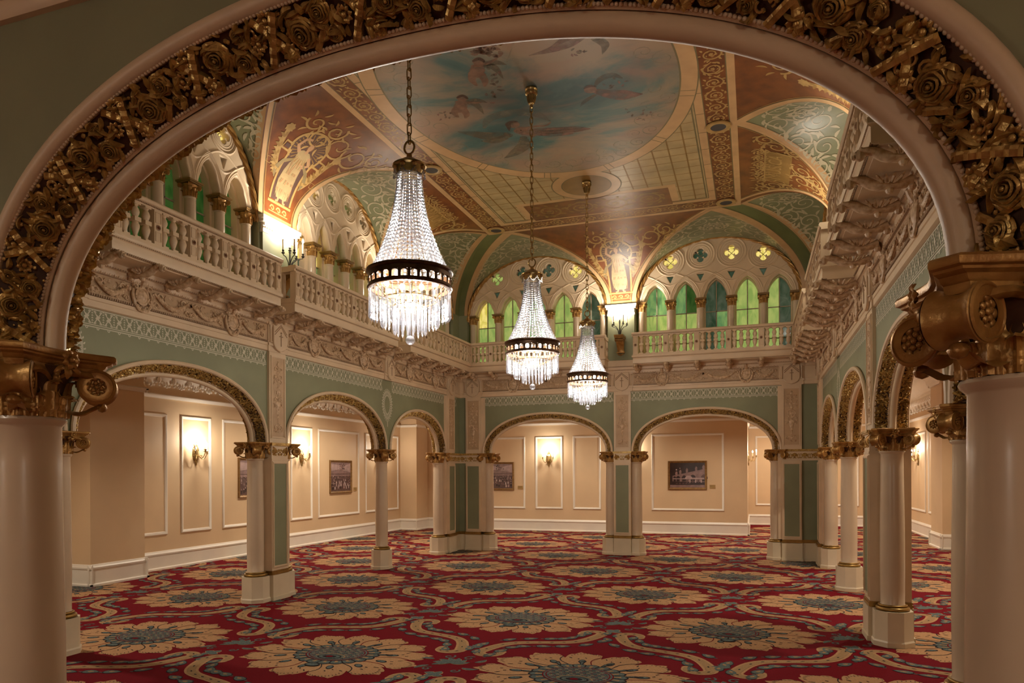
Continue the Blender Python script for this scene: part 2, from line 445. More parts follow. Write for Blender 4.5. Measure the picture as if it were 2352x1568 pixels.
def relief_panel(g, x0, x1, z0, z1, y, m=0, md=1, seed=1):
    """carved grotesque panel: urn at the foot, medallion in the middle, scrolling foliage"""
    cx = (x0 + x1) / 2; w = (x1 - x0) / 2; h = z1 - z0; r = random.Random(seed)
    zm = z0 + h * .56
    g.lathe([(w * .52, 0), (w * .62, .008), (w * .72, 0)], 20, (0, 0, 0), m, Matrix.Translation((cx, y, zm)) @ Matrix.Rotation(pi / 2, 4, 'X'), cap=False)
    g.box(cx - w * .3, y - .01, zm - w * .2, cx + w * .3, y, zm + w * .2, m)
    g.lathe([(.001, 0), (w * .18, .02), (w * .30, .09), (w * .45, .16), (w * .5, .2), (w * .2, .22)], 12, (cx, y, z0 + h * .22), m, sy=.35)
    for sg in (-1, 1):
        for (zc, rad, tw) in ((z0 + h * .08, w * .42, 1), (z0 + h * .40, w * .40, -1), (z0 + h * .46, w * .34, 1), (z0 + h * .70, w * .40, 1), (z0 + h * .78, w * .44, -1), (z0 + h * .87, w * .38, 1)):
            pts = []
            for q in range(14):
                a = q / 13 * 5.6; rr = rad * (1 - q / 16)
                pts.append((cx + sg * (w * .46 - rr * cos(a)), y - .006, zc + tw * rr * sin(a)))
            g.tube(pts, [.0085 - .0003 * q for q in range(14)], 5, m)
            for q in range(5):
                a = r.uniform(0, 6.28); g.octa((cx + sg * w * .46 + rad * 1.05 * cos(a), y - .004, zc + rad * 1.05 * sin(a)), .014, m, sy=.6, sz=1.4)
    for q in range(26):
        zz = z0 + h * (.03 + .94 * q / 25); g.octa((cx, y - .006, zz), .012 + .006 * (q % 3), m, sy=.6)
    g.ball((cx, y - .004, z1 - h * .06), w * .25, 8, m, sy=.4)
def framed(g, x0, x1, z0, z1, y, wd, d, m=0):
    """raised rectangular moulding on the plane y (towards -y)"""
    for (o, ww, dd) in ((0, wd, d), (wd * .3, wd * .4, d * 1.7)):
        a0, a1, b0, b1 = x0 + o, x1 - o, z0 + o, z1 - o
        g.box(a0, y - dd, b0, a1, y, b0 + ww, m); g.box(a0, y - dd, b1 - ww, a1, y, b1, m)
        g.box(a0, y - dd, b0 + ww, a0 + ww, y, b1 - ww, m); g.box(a1 - ww, y - dd, b0 + ww, a1, y, b1 - ww, m)
def ring_mould(g, outline_rects, m=0):
    for (x0, y0, x1, y1) in outline_rects:
        for (o, z0, z1) in ((.002, .338, .345), (.012, .345, .372), (.004, .372, .380), (.008, .380, .396)):
            g.box(x0 - o, y0 - o, z0, x1 + o, y1 + o, z1, m)
def pier_panel(root, x0, x1, yf, yb, seed, inset=True):
    """square shaft between two columns, from pedestal to capital band"""
    g = G(); g.box(x0 - .012, yf - .03, 0, x1 + .012, yb + .03, .05); g.box(x0, yf - .018, .05, x1, yb + .018, .338)
    g.build('pedestal', 'plinth', root)
    g = G(); ring_mould(g, [(x0, yf, x1, yb)]); g.build('base_ring', 'gold_ring', root)
    g = G(); g.box(x0, yf, .396, x1, yb, 1.885)
    g.box(x0 - .004, yf - .006, 1.862, x1 + .004, yb + .006, 1.886)
    framed(g, x0 + .012, x1 - .012, .43, 1.85, yf, .03, .010)
    framed(g, x0 + .03, x1 - .03, 0, .0, yf, .0, .0) if False else None
    p = g.build('panel', 'cream', root)
    g = G(); g.box(x0 + .044, yf - .003, .462, x1 - .044, yf + .001, 1.818); g.build('inset', 'green', p)
    g = G(); g.box(x0, yf, 1.886, x1, yb, 2.06)
    g.box(x0 - .012, yf - .016, 2.06, x1 + .012, yb + .016, 2.075, 1); g.box(x0 - .02, yf - .026, 2.075, x1 + .02, yb + .026, 2.10, 1)
    n = max(3, int((x1 - x0) / .105) | 1)
    palmettes(g, x0 + .01, x1 - .01, 1.9, 2.05, yf, 1, n)
    g.build('palmette_frieze', ['cream', 'gold_dark'], root)
def upper_panel(root, x0, x1, yf, z1, seed):
    g = G(); g.box(x0, yf, ZS, x1, yf + .08, z1)
    framed(g, x0 + .022, x1 - .022, ZS + .06, z1 - .05, yf, .022, .008)
    p = g.build('pilaster', 'cream', root)
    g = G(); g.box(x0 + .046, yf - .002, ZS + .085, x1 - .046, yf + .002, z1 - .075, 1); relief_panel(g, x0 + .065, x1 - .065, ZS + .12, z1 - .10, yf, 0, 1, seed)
    g.build('relief_ornament', ['relief', 'cream_mid'], p)
PIERS = {}
def pier(label, wall, u, off, hw=.172, dx=0):
    loc = W(wall, u); loc.x += dx
    t = thing('arcade_pier', label, 'pier', loc, RZ[wall], 'twin-column piers of the arcade')
    for s_ in (-1, 1): column_parts(t, s_ * off, 0)
    pier_panel(t, -hw, hw, -.185, .185, 3)
    upper_panel(t, -hw, hw, -T - .035, 3.315, 5)
    return t
def corner_pier(label, loc, sx, bx, bc, sxp, sc):
    """corner of the hall. local origin = corner of the two wall faces, x runs along the back wall into the room (sx=+1 right, -1 left), -y along the side wall.
    bx=(x0,x1) panel on the back wall, bc = column on the back wall; sxp, sc the same on the side wall"""
    t = thing('corner_pier', label, 'pier', loc, 0, 'corner piers of the arcade')
    S = lambda x: sx * x
    def bxs(g, x0, y0, z0, x1, y1, z1, m=0): g.box(min(S(x0), S(x1)), y0, z0, max(S(x0), S(x1)), y1, z1, m)
    # green core filling the corner
    g = G(); bxs(g, -.24, -sxp[1], .396, .0, .0, 3.315); bxs(g, -.24, 0, .396, bx[1], .24, 3.315)
    g.build('green_panel', 'green', t)
    g = G()
    bxs(g, -.26, -sxp[1] - .0, 0, .035, .26, .338); bxs(g, -.26, -.035, 0, bx[1], .26, .338)
    bxs(g, -.27, -sxp[1] - .012, 0, .05, .27, .05); bxs(g, -.27, -.05, 0, bx[1] + .012, .27, .05)
    g.build('pedestal', 'plinth', t)
    g = G()
    for (o, z0, z1) in ((.022, .338, .345), (.034, .345, .372), (.024, .372, .380), (.012, .380, .398)):
        bxs(g, -.25, -sxp[1], z0, o, 0, z1); bxs(g, -.25, -o, z0, bx[1], 0, z1)
    g.build('base_ring', 'gold_ring', t)
    g = G(); bxs(g, -.2, -sxp[1], 1.886, .010, 0, 2.06); bxs(g, -.2, -.010, 1.886, bx[1], 0, 2.06)
    bxs(g, -.2, -sxp[1], 2.06, .03, 0, 2.10, 1); bxs(g, -.2, -.03, 2.06, bx[1], 0, 2.10, 1)
    n = max(3, int(bx[1] / .1) | 1)
    palmettes(g, min(S(.02), S(bx[1])), max(S(.02), S(bx[1])), 1.9, 2.05, -.010, 1, n)
    h = G(); palmettes(h, .02, sxp[1], 1.9, 2.05, -.010, 1, max(3, int(sxp[1] / .1) | 1))
    mx = Matrix.Rotation(pi / 2, 4, 'Z') if sx > 0 else Matrix.Rotation(-pi / 2, 4, 'Z')
    if sx > 0: mx = mx @ Matrix.Translation((-sxp[1] - .02, 0, 0))
    g.join(h, mx)
    g.build('palmette_frieze', ['cream', 'gold_dark'], t)
    # pilasters on both arms
    for arm, (a0, a1) in (('b', bx), ('s', sxp)):
        if arm == 'b': A = Matrix.Translation((S((a0 + a1) / 2), 0, 0))
        elif sx > 0: A = Matrix.Translation((0, -(a0 + a1) / 2, 0)) @ Matrix.Rotation(pi / 2, 4, 'Z')
        else: A = Matrix.Translation((0, -(a0 + a1) / 2, 0)) @ Matrix.Rotation(-pi / 2, 4, 'Z')
        hw = (a1 - a0) / 2
        g = G(); g.box(-hw, -.05, .398, hw, .1, 1.885, 0, A)
        q = G(); framed(q, -hw + .012, hw - .012, .43, 1.85, -.05, .03, .010); g.join(q, A)
        g.box(-hw, -.045, ZS, hw, .1, 3.315, 0, A)
        q = G(); framed(q, -hw + .022, hw - .022, ZS + .06, 3.265, -.045, .022, .008); g.join(q, A)
        e_ = (sc if arm == 's' else bc) - (a0 + a1) / 2 - .03
        mir = -1 if (arm == 'b' and sx < 0) or (arm == 's' and sx > 0) else 1
        g.box(min(mir * hw, mir * e_), -.015, .398, max(mir * hw, mir * e_), .22, 3.3, 0, A)
        p = g.build('pilaster', 'cream', t)
        g = G(); g.box(-hw + .044, -.053, .462, hw - .044, -.049, 1.818, 0, A); g.build('inset', 'green', p)
        q = G(); q.box(-hw + .046, -.047, ZS + .085, hw - .046, -.043, 3.24, 1); relief_panel(q, -hw + .065, hw - .065, ZS + .12, 3.215, -.045, 0, 1, 9); g = G(); g.join(q, A)
        g.build('relief_ornament', ['relief', 'cream_mid'], p)
        g = G(); g.box(-hw - .006, -.075, 0, hw + .006, .1, .338, 0, A); g.box(-hw - .016, -.09, 0, hw + .016, .1, .05, 0, A); g.build('pedestal', 'plinth', t)
        g = G(); g.box(-hw - .01, -.09, .342, hw + .01, .1, .375, 0, A); g.box(-hw, -.07, .375, hw, .1, .398, 0, A); g.build('base_ring', 'gold_ring', t)
    column_parts(t, S(bc), T); column_parts(t, S(-T), -sc)
    return t

# ------------------------------------------------------------ archivolts
def arch_frame(kind, n=72):
    a, b = ARCH[kind]; P = arch_pts(a, b, n, 2.2 if kind == 'F' else 2.12)
    return P
def A3(p, k, y): return (p[0] + p[2] * k, y, ZS + p[1] + p[3] * k)
def roll(g, P, kc, yc, r, n=10, m=0, a0=0, a1=2 * pi):
    rings = []
    for p in P: rings.append([A3(p, kc + r * cos(a0 + (a1 - a0) * j / n), yc + r * sin(a0 + (a1 - a0) * j / n)) for j in range(n + 1)])
    g.loft(rings, m)
SP0, SP1 = (.040, .037), (.118, .134)            # gilded splay: (k, y) at its inner and outer edge
def splay(P, sgn):
    """-> function (s metres along, t 0..1 across, h lift) -> point, and the length"""
    Ls = [0]; Q = [A3(p, .08, 0) for p in P]
    for i in range(len(P) - 1): Ls.append(Ls[-1] + (Vector(Q[i + 1]) - Vector(Q[i])).length)
    dk, dy = SP1[0] - SP0[0], SP1[1] - SP0[1]; l = hypot(dk, dy)
    nk, ny = -dy / l, dk / l                        # normal of the splay: inwards and outwards to the viewer
    def fn(s_, t, h=0):
        s_ = max(0, min(Ls[-1], s_)); t = max(-.03, min(1.03, t)); h = min(h, .07)
        lo, hi = 0, len(Ls) - 1
        while hi - lo > 1:
            md = (lo + hi) // 2
            if Ls[md] <= s_: lo = md
            else: hi = md
        f = (s_ - Ls[lo]) / (Ls[lo + 1] - Ls[lo])
        p = [P[lo][q] + (P[lo + 1][q] - P[lo][q]) * f for q in range(4)]
        k = SP0[0] + dk * t + nk * h; y = (SP0[1] + dy * t + ny * h) * sgn
        return Vector(A3(p, k, y))
    return fn, Ls[-1]
SPW = hypot(SP1[0] - SP0[0], SP1[1] - SP0[1])
def leaf_on(g, fn, s_, t, ang, ln, wd, h0=.004, lift=.012, m=0, n=5, curl=0.):
    """pointed veined leaf lying on the splay; ang 0 = along the arch"""
    v = []
    for i in range(n + 1):
        q = i / n; w = wd * sin(pi * min(1, q * .92 + .08)) ** .8 * (1 - .3 * q); a = ang + curl * q
        x = ln * q * cos(a); y = ln * q * sin(a); px, py = -sin(a) * w, cos(a) * w
        hh = h0 + lift * sin(pi * q * .8)
        v += [fn(s_ + x + px, t + (y + py) / SPW, hh * .55), fn(s_ + x, t + y / SPW, hh + .004), fn(s_ + x - px, t + (y - py) / SPW, hh * .55)]
    f = []
    for i in range(n):
        a = 3 * i; f += [(a, a + 1, a + 4, a + 3), (a + 1, a + 2, a + 5, a + 4)]
    g.add(v, f, m)
def ribbon_on(g, fn, pts, w, h=.014, m=0, pleat=1):
    rings = []; n = len(pts)
    for i, (s_, t) in enumerate(pts):
        a = pts[max(i - 1, 0)]; b = pts[min(i + 1, n - 1)]
        dx, dy = b[0] - a[0], (b[1] - a[1]) * SPW; l = hypot(dx, dy) or 1; nx, ny = -dy / l * w / 2, dx / l * w / 2
        hh = h + pleat * .005 * (i % 2)
        rings.append([fn(s_ + nx, t + ny / SPW, -.004), fn(s_ + nx, t + ny / SPW, hh), fn(s_ + nx * .3, t + ny * .3 / SPW, hh + .003), fn(s_ - nx * .3, t - ny * .3 / SPW, hh + .001), fn(s_ - nx, t - ny / SPW, hh), fn(s_ - nx, t - ny / SPW, -.004)])
    g.loft(rings, m, smooth=False)
def mesh_rose(r=.045, name='rose', seed=1):
    """open carved rose facing +z"""
    g = G(); rr = random.Random(seed)
    layers = [(1.0, .30, 5, .10), (.82, .50, 5, .26), (.62, .66, 4, .38), (.42, .78, 3, .46), (.24, .84, 3, .52)]
    for li, (ro, hz, cnt, base) in enumerate(layers):
        a0 = rr.uniform(0, 6)
        for p in range(cnt):
            ac = a0 + p * 2 * pi / cnt; sp = 2 * pi / cnt * .66; rows = []
            for i in range(5):
                t = i / 4; row = []
                for j in range(7):
                    s_ = (j - 3) / 3; a = ac + sp * s_
                    rad = r * (ro * (.45 + .55 * t) * (1 - .16 * t * s_ * s_)) * (1 + .04 * sin(j * 2 + p))
                    hh = r * (base * .55 + (hz - base * .55) * sin(min(1, t * 1.15) * pi / 2) - (.16 * max(0, t - .75) / .25) + .05 * s_ * (1 if p % 2 else -1))
                    row.append((rad * cos(a), rad * sin(a), hh))
                rows.append(row)
            g.loft(rows)
    g.ball((0, 0, r * .72), r * .14, 6)
    return g.mesh(name, 'gold_dark', 70)
ME['rose'] = mesh_rose()
def mesh_bloom():
    g = G()
    for p in range(9):
        a = p * 2 * pi / 9; rows = []
        for i in range(4):
            t = i / 3; w = .0085 * sin(pi * (t * .8 + .15))
            rows.append([((.008 + .022 * t) * cos(a) + sg * w * -sin(a), (.008 + .022 * t) * sin(a) + sg * w * cos(a), .006 + .012 * sin(t * 2.4) - .004 * abs(sg)) for sg in (-1, 0, 1)])
        g.loft(rows)
    g.ball((0, 0, .014), .010, 8, sz=.7); return g.mesh('bloom', 'gold_dark', 60)
ME['bloom'] = mesh_bloom()
def beads(g, P, k, y, r, pitch, m=0, n=6):
    Q = [Vector(A3(p, k, y)) for p in P]; acc = 0; nxt = pitch / 2
    for i in range(len(Q) - 1):
        l = (Q[i + 1] - Q[i]).length
        while nxt <= acc + l:
            c = Q[i].lerp(Q[i + 1], (nxt - acc) / l); g.ball(c, r, n, m); nxt += pitch
        acc += l
def orn_frame(fn, s_, t, h):
    c = fn(s_, t, h); ex = (fn(s_ + .004, t, h) - fn(s_ - .004, t, h)).normalized(); nz = (fn(s_, t, h + .01) - c).normalized(); ey = nz.cross(ex)
    return Matrix(((ex.x, ey.x, nz.x, c.x), (ex.y, ey.y, nz.y, c.y), (ex.z, ey.z, nz.z, c.z), (0, 0, 0, 1)))
def fine_band(root, P, sgn, seed):
    """deeply carved garland of roses, leaves and crossed ribbons (foreground arch)"""
    r = random.Random(seed); fn, L_ = splay(P, sgn); n = 13; pit = L_ / n
    g = G()
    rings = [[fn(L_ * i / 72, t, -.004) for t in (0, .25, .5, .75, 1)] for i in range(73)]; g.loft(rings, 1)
    roses = []
    for i in range(n):
        s0 = i * pit
        # crossed ribbons
        ribbon_on(g, fn, [(s0 + .005 + .075 * q / 11, .0 + 1.0 * q / 11) for q in range(12)], .020, .020)
        ribbon_on(g, fn, [(s0 + .085 - .080 * q / 11, .04 + .92 * q / 11) for q in range(12)], .020, .014)
        ribbon_on(g, fn, [(s0 + pit * .55 + .05 * q / 5, .02 + .38 * q / 5) for q in range(6)], .017, .012)
        up = i % 2 == 0
        roses.append(('rose', s0 + .128, .60 if up else .42, 1.0, r.uniform(0, 6)))
        roses.append(('rose', s0 + .198, .30 if up else .70, .74, r.uniform(0, 6)))
        roses.append(('rose', s0 + .215, .78 if up else .22, .52, r.uniform(0, 6)))
        roses.append(('bloom', s0 + .045, .86, .85, 0)); roses.append(('bloom', s0 + .07, .16, .9, 0))
        roses.append(('bloom', s0 + pit * .98, .52, .8, 0))
        for k in range(40):
            s_, t = s0 + r.uniform(.02, pit), r.uniform(.06, .94)
            leaf_on(g, fn, s_, t, r.uniform(0, 6.28), r.uniform(.028, .05), r.uniform(.007, .013), r.uniform(.003, .012), r.uniform(.008, .02), 0, 6, r.uniform(-.8, .8))
        for k in range(20):
            c = fn(s0 + r.uniform(0, pit), r.uniform(.04, .96), r.uniform(.004, .014)); g.ball(c, r.uniform(.004, .008), 5)
        for k in range(5):                          # tendrils
            a0, s_, t, rr = r.uniform(0, 6), s0 + r.uniform(.02, pit), r.uniform(.2, .8), r.uniform(.012, .02)
            g.tube([fn(s_ + rr * (1 - q / 10) * cos(a0 + q * .6), t + rr * (1 - q / 10) * sin(a0 + q * .6) / SPW, .012) for q in range(8)], .0034, 5)
    band = g.build('floral_band', ['gold_dark', 'umber'], root)
    for kind, s_, t, sc, a in roses:
        o = obj(kind, ME[kind], band); o.matrix_local = orn_frame(fn, s_, t, .002) @ Matrix.Rotation(a, 4, 'Z') @ Matrix.Scale(sc, 4)
    return band
def coarse_band(g, P, sgn, seed, dens=1., hi=0):
    r = random.Random(seed); fn, L_ = splay(P, sgn)
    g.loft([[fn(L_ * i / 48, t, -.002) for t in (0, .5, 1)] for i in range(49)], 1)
    n = int(L_ / .05)
    for i in range(n):                               # blossoms
        for t in (.28, .72):
            if r.random() < .62:
                c = fn((i + r.uniform(.2, .8)) * .05, t + r.uniform(-.1, .1), .008 + hi * r.random()); g.ball(c, r.uniform(.011, .016), 6)
                g.ball(c + (fn(i * .05, .5, .02) - fn(i * .05, .5, 0)).normalized() * .010, .006, 4)
    for i in range(int(L_ * 150 * dens)):
        leaf_on(g, fn, r.uniform(0, L_), r.uniform(.05, .95), r.uniform(0, 6.28), r.uniform(.022, .042), r.uniform(.006, .010), r.uniform(.004, .010) + hi * r.random(), r.uniform(.008, .018), 0, 3)
    for i in range(int(L_ / .28)):
        s0 = i * .28; ribbon_on(g, fn, [(s0 + .06 * q / 3, q / 3) for q in range(4)], .014, .014)
        ribbon_on(g, fn, [(s0 + .06 - .06 * q / 3, q / 3) for q in range(4)], .014, .012)
def arch_parts(root, kind, fine=False):
    P = arch_frame(kind, 84 if fine else 56); pre = kind + str(fine)
    def sh(key, f):
        if pre + key not in ME: g = G(); mats = f(g); ME[pre + key] = g.mesh(key.split('|')[0], mats)
        return ME[pre + key]
    def inner(g): roll(g, P, .011, 0, .030, 18 if fine else 10); return 'cream'
    obj('inner_roll', sh('inner_roll', inner), root)
    for sgn in (-1, 1):
        def outer(g):
            roll(g, P, .136, sgn * .142, .024, 14 if fine else 8)
            roll(g, P, .119, sgn * .142, .006, 6); return 'cream'
        obj('outer_roll', sh('outer_roll|%d' % sgn, outer), root)
        def bd(g):
            q = 10 if fine else 5; pt = .0112 if fine else .019
            br = .0056 if fine else .0072; roll(g, P, .036, sgn * .031, .009, 6); beads(g, P, .034, sgn * .041, br, pt, 0, q); beads(g, P, .1135, sgn * .1415, br, pt, 0, q)
            if fine: beads(g, P, .161, sgn * .132, .0045, .011, 0, 6)
            return 'cream'
        obj('bead_edging', sh('bead_edging|%d' % sgn, bd), root)
        if fine and sgn < 0: fine_band(root, P, sgn, 4)
        else:
            def cb(g): coarse_band(g, P, sgn, 11 + sgn, 2.6 if fine else 3.2, .016 if fine else 0); return ['gold_dark', 'umber']
            obj('floral_band', sh('floral_band|%d' % sgn, cb), root)
def archway(label, wall, u, kind, fine=False, dx=0):
    loc = W(wall, u); loc.x += dx
    t = thing('archway', label, 'arch', loc, RZ[wall], 'gilded floral archways between the columns'); arch_parts(t, kind, fine); return t
def spandrel(g, wall, u0, u1, z1, dx=0, mf=0, mb=0):
    """wall above the arches with the openings cut out (both faces, top and undersides)"""
    seg = []
    K = .138
    q = lambda u, y, z: W(wall, u, y, z) + Vector((dx, 0, 0))
    cur = u0
    for kind, c in BAYS[wall]:
        if c < u0 or c > u1: continue
        P = arch_pts(*ARCH[kind], 40, 2.2 if kind == 'F' else 2.12)
        L_ = c - ARCH[kind][0] - K
        if L_ > cur:
            for y, m in ((-T, mf), (T, mb)): g.add([q(cur, y, ZS), q(L_, y, ZS), q(L_, y, z1), q(cur, y, z1)], [(0, 1, 2, 3)], m, None, False)
            g.add([q(cur, -T, ZS), q(L_, -T, ZS), q(L_, T, ZS), q(cur, T, ZS)], [(0, 1, 2, 3)], mf, None, False)
        for y, m in ((-T, mf), (T, mb)):
            lo = [q(c + p[0] + p[2] * K, y, ZS + p[1] + p[3] * K) for p in P]; hi = [Vector((v.x, v.y, z1)) for v in lo]
            g.loft([lo, hi], m, smooth=False)
        cur = c + ARCH[kind][0] + K
    if cur < u1:
        for y, m in ((-T, mf), (T, mb)): g.add([q(cur, y, ZS), q(u1, y, ZS), q(u1, y, z1), q(cur, y, z1)], [(0, 1, 2, 3)], m, None, False)
        g.add([q(cur, -T, ZS), q(u1, -T, ZS), q(u1, T, ZS), q(cur, T, ZS)], [(0, 1, 2, 3)], mf, None, False)
# ------------------------------------------------------------ entablature, carved friezes, balconies
F0 = -T                                           # wall face (local y)
ENT = [(F0 - .012, 3.315), (F0 - .030, 3.325), (F0 - .030, 3.385), (F0 - .040, 3.39), (F0 - .040, 3.425), (F0 - .022, 3.43), (F0 - .022, 3.66), (F0 - .05, 3.672), (F0 - .062, 3.70), (F0 - .062, 3.735),
       (F0 - .09, 3.742), (F0 - .11, 3.79), (F0 - .11, 3.80), (F0 - .09, 3.81), (F0 - .09, 3.94), (F0 + .1, 3.94), (F0 + .1, 3.315)]
def spiral3(g, cx, cz, y, r0, turns, sg, rad, m=0, n=14, a0=0):
    g.tube([(cx + sg * r0 * (1 - q / n * .85) * cos(a0 + q / n * turns * 2 * pi), y, cz + r0 * (1 - q / n * .85) * sin(a0 + q / n * turns * 2 * pi)) for q in range(n)], [rad * (1 - .4 * q / n) for q in range(n)], 5, m)
def mesh_cartouche():
    g = G(); X = Matrix.Rotation(pi / 2, 4, 'X')      # lathe axis -> -y
    g.lathe([(.085, 0), (.088, .03), (.07, .038), (.062, .030), (.058, .034), (.03, .046), (.0005, .050)], 26, (0, 0, 0), 0, X, cap=False, sy=1.12)
    for sg in (-1, 1):
        spiral3(g, sg * .085, .085, -.03, .035, 1.1, sg, .013); spiral3(g, sg * .10, -.045, -.03, .036, 1.1, sg, .013, a0=2)
        spiral3(g, sg * .045, .135, -.03, .036, 1.2, -sg, .012, a0=1.2); spiral3(g, sg * .055, -.115, -.03, .03, 1.1, sg, .012, a0=3)
        g.tube([(sg * .11, -.02, .06), (sg * .125, -.03, 0), (sg * .10, -.03, -.09), (sg * .05, -.035, -.15), (0, -.03, -.165)], [.012, .018, .018, .016, .012], 6)
    g.tube([(0, -.02, .09), (0, -.045, .14), (0, -.06, .17), (0, -.04, .185), (0, -.03, .17)], [.03, .03, .026, .02, .012], 8)
    g.ball((0, -.03, -.15), .026, 8)
    return g.mesh('cartouche', ['relief', 'cream_dark'])
def mesh_bracket():
    """winged console under the balcony: arched body, lion mask at the front"""
    g = G(); w = .035
    rings = []
    for i in range(14):
        t = i / 13; y = -.02 - .40 * t; z = -.055 - .05 * sin(pi * min(1, t * 1.2)) + .045 * t
        hh = .030 + .012 * cos(t * 9); ww = w * (1 + .55 * math.exp(-((t - .38) / .16) ** 2) + .25 * (t > .85))
        rings.append([(ww * cos(a), y, z + hh * sin(a)) for a in [2 * pi * k / 10 for k in range(10)]])
    g.loft(rings, 0, True, cap=True)
    g.ball((0, -.425, -.035), .036, 8, sz=1.15); g.ball((0, -.458, -.045), .020, 6)
    for sg in (-1, 1):
        g.ball((sg * .026, -.42, -.004), .015, 6); g.ball((sg * .016, -.452, -.022), .009, 5)
        for k in range(4): g.tube([(sg * .03, -.13 - .03 * k, -.06), (sg * .062, -.10 - .05 * k, -.035), (sg * .05, -.08 - .06 * k, -.012)], [.012, .012, .006], 5)
        spiral3(g, sg * .0, -.10, -.035, .0, 1, sg, .01)
    g.ball((0, -.03, -.10), .032, 8); g.ball((0, -.17, -.11), .030, 8)
    return g.mesh('bracket', ['relief', 'cream_dark'])
def mesh_baluster():
    g = G(); g.box(-.036, -.036, 0, .036, .036, .02); g.box(-.038, -.038, .163, .038, .038, .205); g.box(-.036, -.036, .33, .036, .036, .345)
    lo = [(.028, .02), (.022, .03), (.020, .04), (.030, .07), (.040, .105), (.041, .125), (.032, .15), (.028, .163)]
    up = [(.028, .205), (.026, .215), (.038, .245), (.040, .262), (.030, .295), (.020, .312), (.024, .322), (.030, .33)]
    g.lathe(lo, 14); g.lathe(up, 14); return g.mesh('baluster', 'cream', 30)
def mesh_rosette():
    g = G(); X = Matrix.Rotation(pi / 2, 4, 'X')
    g.lathe([(.028, 0), (.028, .006), (.022, .008), (.020, .004)], 16, mx=X, cap=False)
    for k in range(5):
        a = k * 2 * pi / 5; g.ball((.011 * cos(a), -.004, .011 * sin(a)), .0075, 5, 1)
    g.ball((0, -.006, 0), .006, 5, 1); return g.mesh('rosette', ['cream_dark', 'vault_red'])
ME.update(cartouche=mesh_cartouche(), bracket=mesh_bracket(), baluster=mesh_baluster(), rosette=mesh_rosette())
def eggs(g, x0, x1, y, z, r, pitch, m=0, dart=True):
    n = max(1, int((x1 - x0) / pitch)); p = (x1 - x0) / n
    for i in range(n):
        c = x0 + (i + .5) * p; g.ball((c, y, z), r, 6, m, sx=.8, sy=.8)
        if dart: g.octa((c + p / 2, y, z), r * .75, m, sx=.35, sy=.8, sz=1.2)
def dentils(g, x0, x1, y0, y1, z0, z1, pitch, m=0):
    n = max(1, int((x1 - x0) / pitch)); p = (x1 - x0) / n
    for i in range(n): g.box(x0 + i * p + p * .2, y0, z0, x0 + i * p + p * .8, y1, z1, m)
def swag(g, x0, x1, y, z0, dip, seed, m=0):
    r = random.Random(seed); n = 16
    pts = [(x0 + (x1 - x0) * i / n, y - .012 - .012 * sin(pi * i / n), z0 - dip * sin(pi * i / n) ** .9) for i in range(n + 1)]
    g.tube(pts, [.011 + .017 * sin(pi * i / n) for i in range(n + 1)], 7, m)
    for i in range(1, n):
        for k in range(6):
            a = r.uniform(0, 6.28); q = .019 * sin(pi * i / n) + .006
            g.octa((pts[i][0] + q * cos(a), pts[i][1] - .014, pts[i][2] + q * sin(a)), .012, m, sx=1.4, sy=.8)
def frieze_bay(label, wall, u0, u1, carts, dx=0, seed=1):
    """carved frieze between two shields: garlands, ribbons and cartouches. u in wall-local x (left to right as seen from the room)"""
    t = thing('carved_frieze', label, 'frieze', W(wall, 0), RZ[wall], 'carved plaster friezes under the balconies')
    t.location.x += dx
    y = F0 - .022; g = G()
    eggs(g, u0, u1, F0 - .050, 3.682, .017, .052); g.box(u0, F0 - .052, 3.664, u1, F0 - .03, 3.70, 1); g.build('egg_moulding', ['relief', 'cream_dark'], t)
    g = G(); dentils(g, u0, u1, F0 - .05, F0 - .02, 3.43, 3.452, .026); g.build('dentil_moulding', 'cream_dark', t)
    for i, c in enumerate(carts): obj('cartouche', ME['cartouche'], t, (c, y, 3.555))
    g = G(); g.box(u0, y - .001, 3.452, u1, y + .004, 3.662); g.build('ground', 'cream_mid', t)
    st = [u0 + .05] + [q for c in carts for q in (c - .15, c + .15)] + [u1 - .05]
    r = random.Random(seed)
    for i in range(0, len(st), 2):
        g = G()
        a, b = st[i], st[i + 1]; n = max(1, round((b - a) / .52)); w = (b - a) / n
        for k in range(n):
            x0, x1 = a + k * w, a + (k + 1) * w; xm = (x0 + x1) / 2
            swag(g, x0 + .02, x1 - .02, y, 3.63, .125, seed + k)
            for sg in (-1, 1):
                spiral3(g, xm + sg * w * .30, 3.60, y - .010, .042, 1.3, sg, .011); spiral3(g, xm + sg * w * .42, 3.50, y - .010, .036, 1.2, -sg, .010)
                g.tube([(xm + sg * w * .16, y - .008, 3.635), (xm + sg * w * .21, y - .012, 3.60), (xm + sg * w * .17, y - .008, 3.575), (xm + sg * w * .23, y - .008, 3.54)], .007, 5)
            g.ball((x0, y - .006, 3.60), .026, 6); g.ball((x0, y - .004, 3.50), .022, 6, sz=1.5); g.ball((x1, y - .006, 3.60), .026, 6)
            for q in range(30): g.octa((r.uniform(x0, x1), y - .003, r.choice((r.uniform(3.46, 3.52), r.uniform(3.57, 3.65)))), r.uniform(.012, .022), 0, sy=.6, sx=1.5)
        g.build('garland', 'relief', t)
    return t
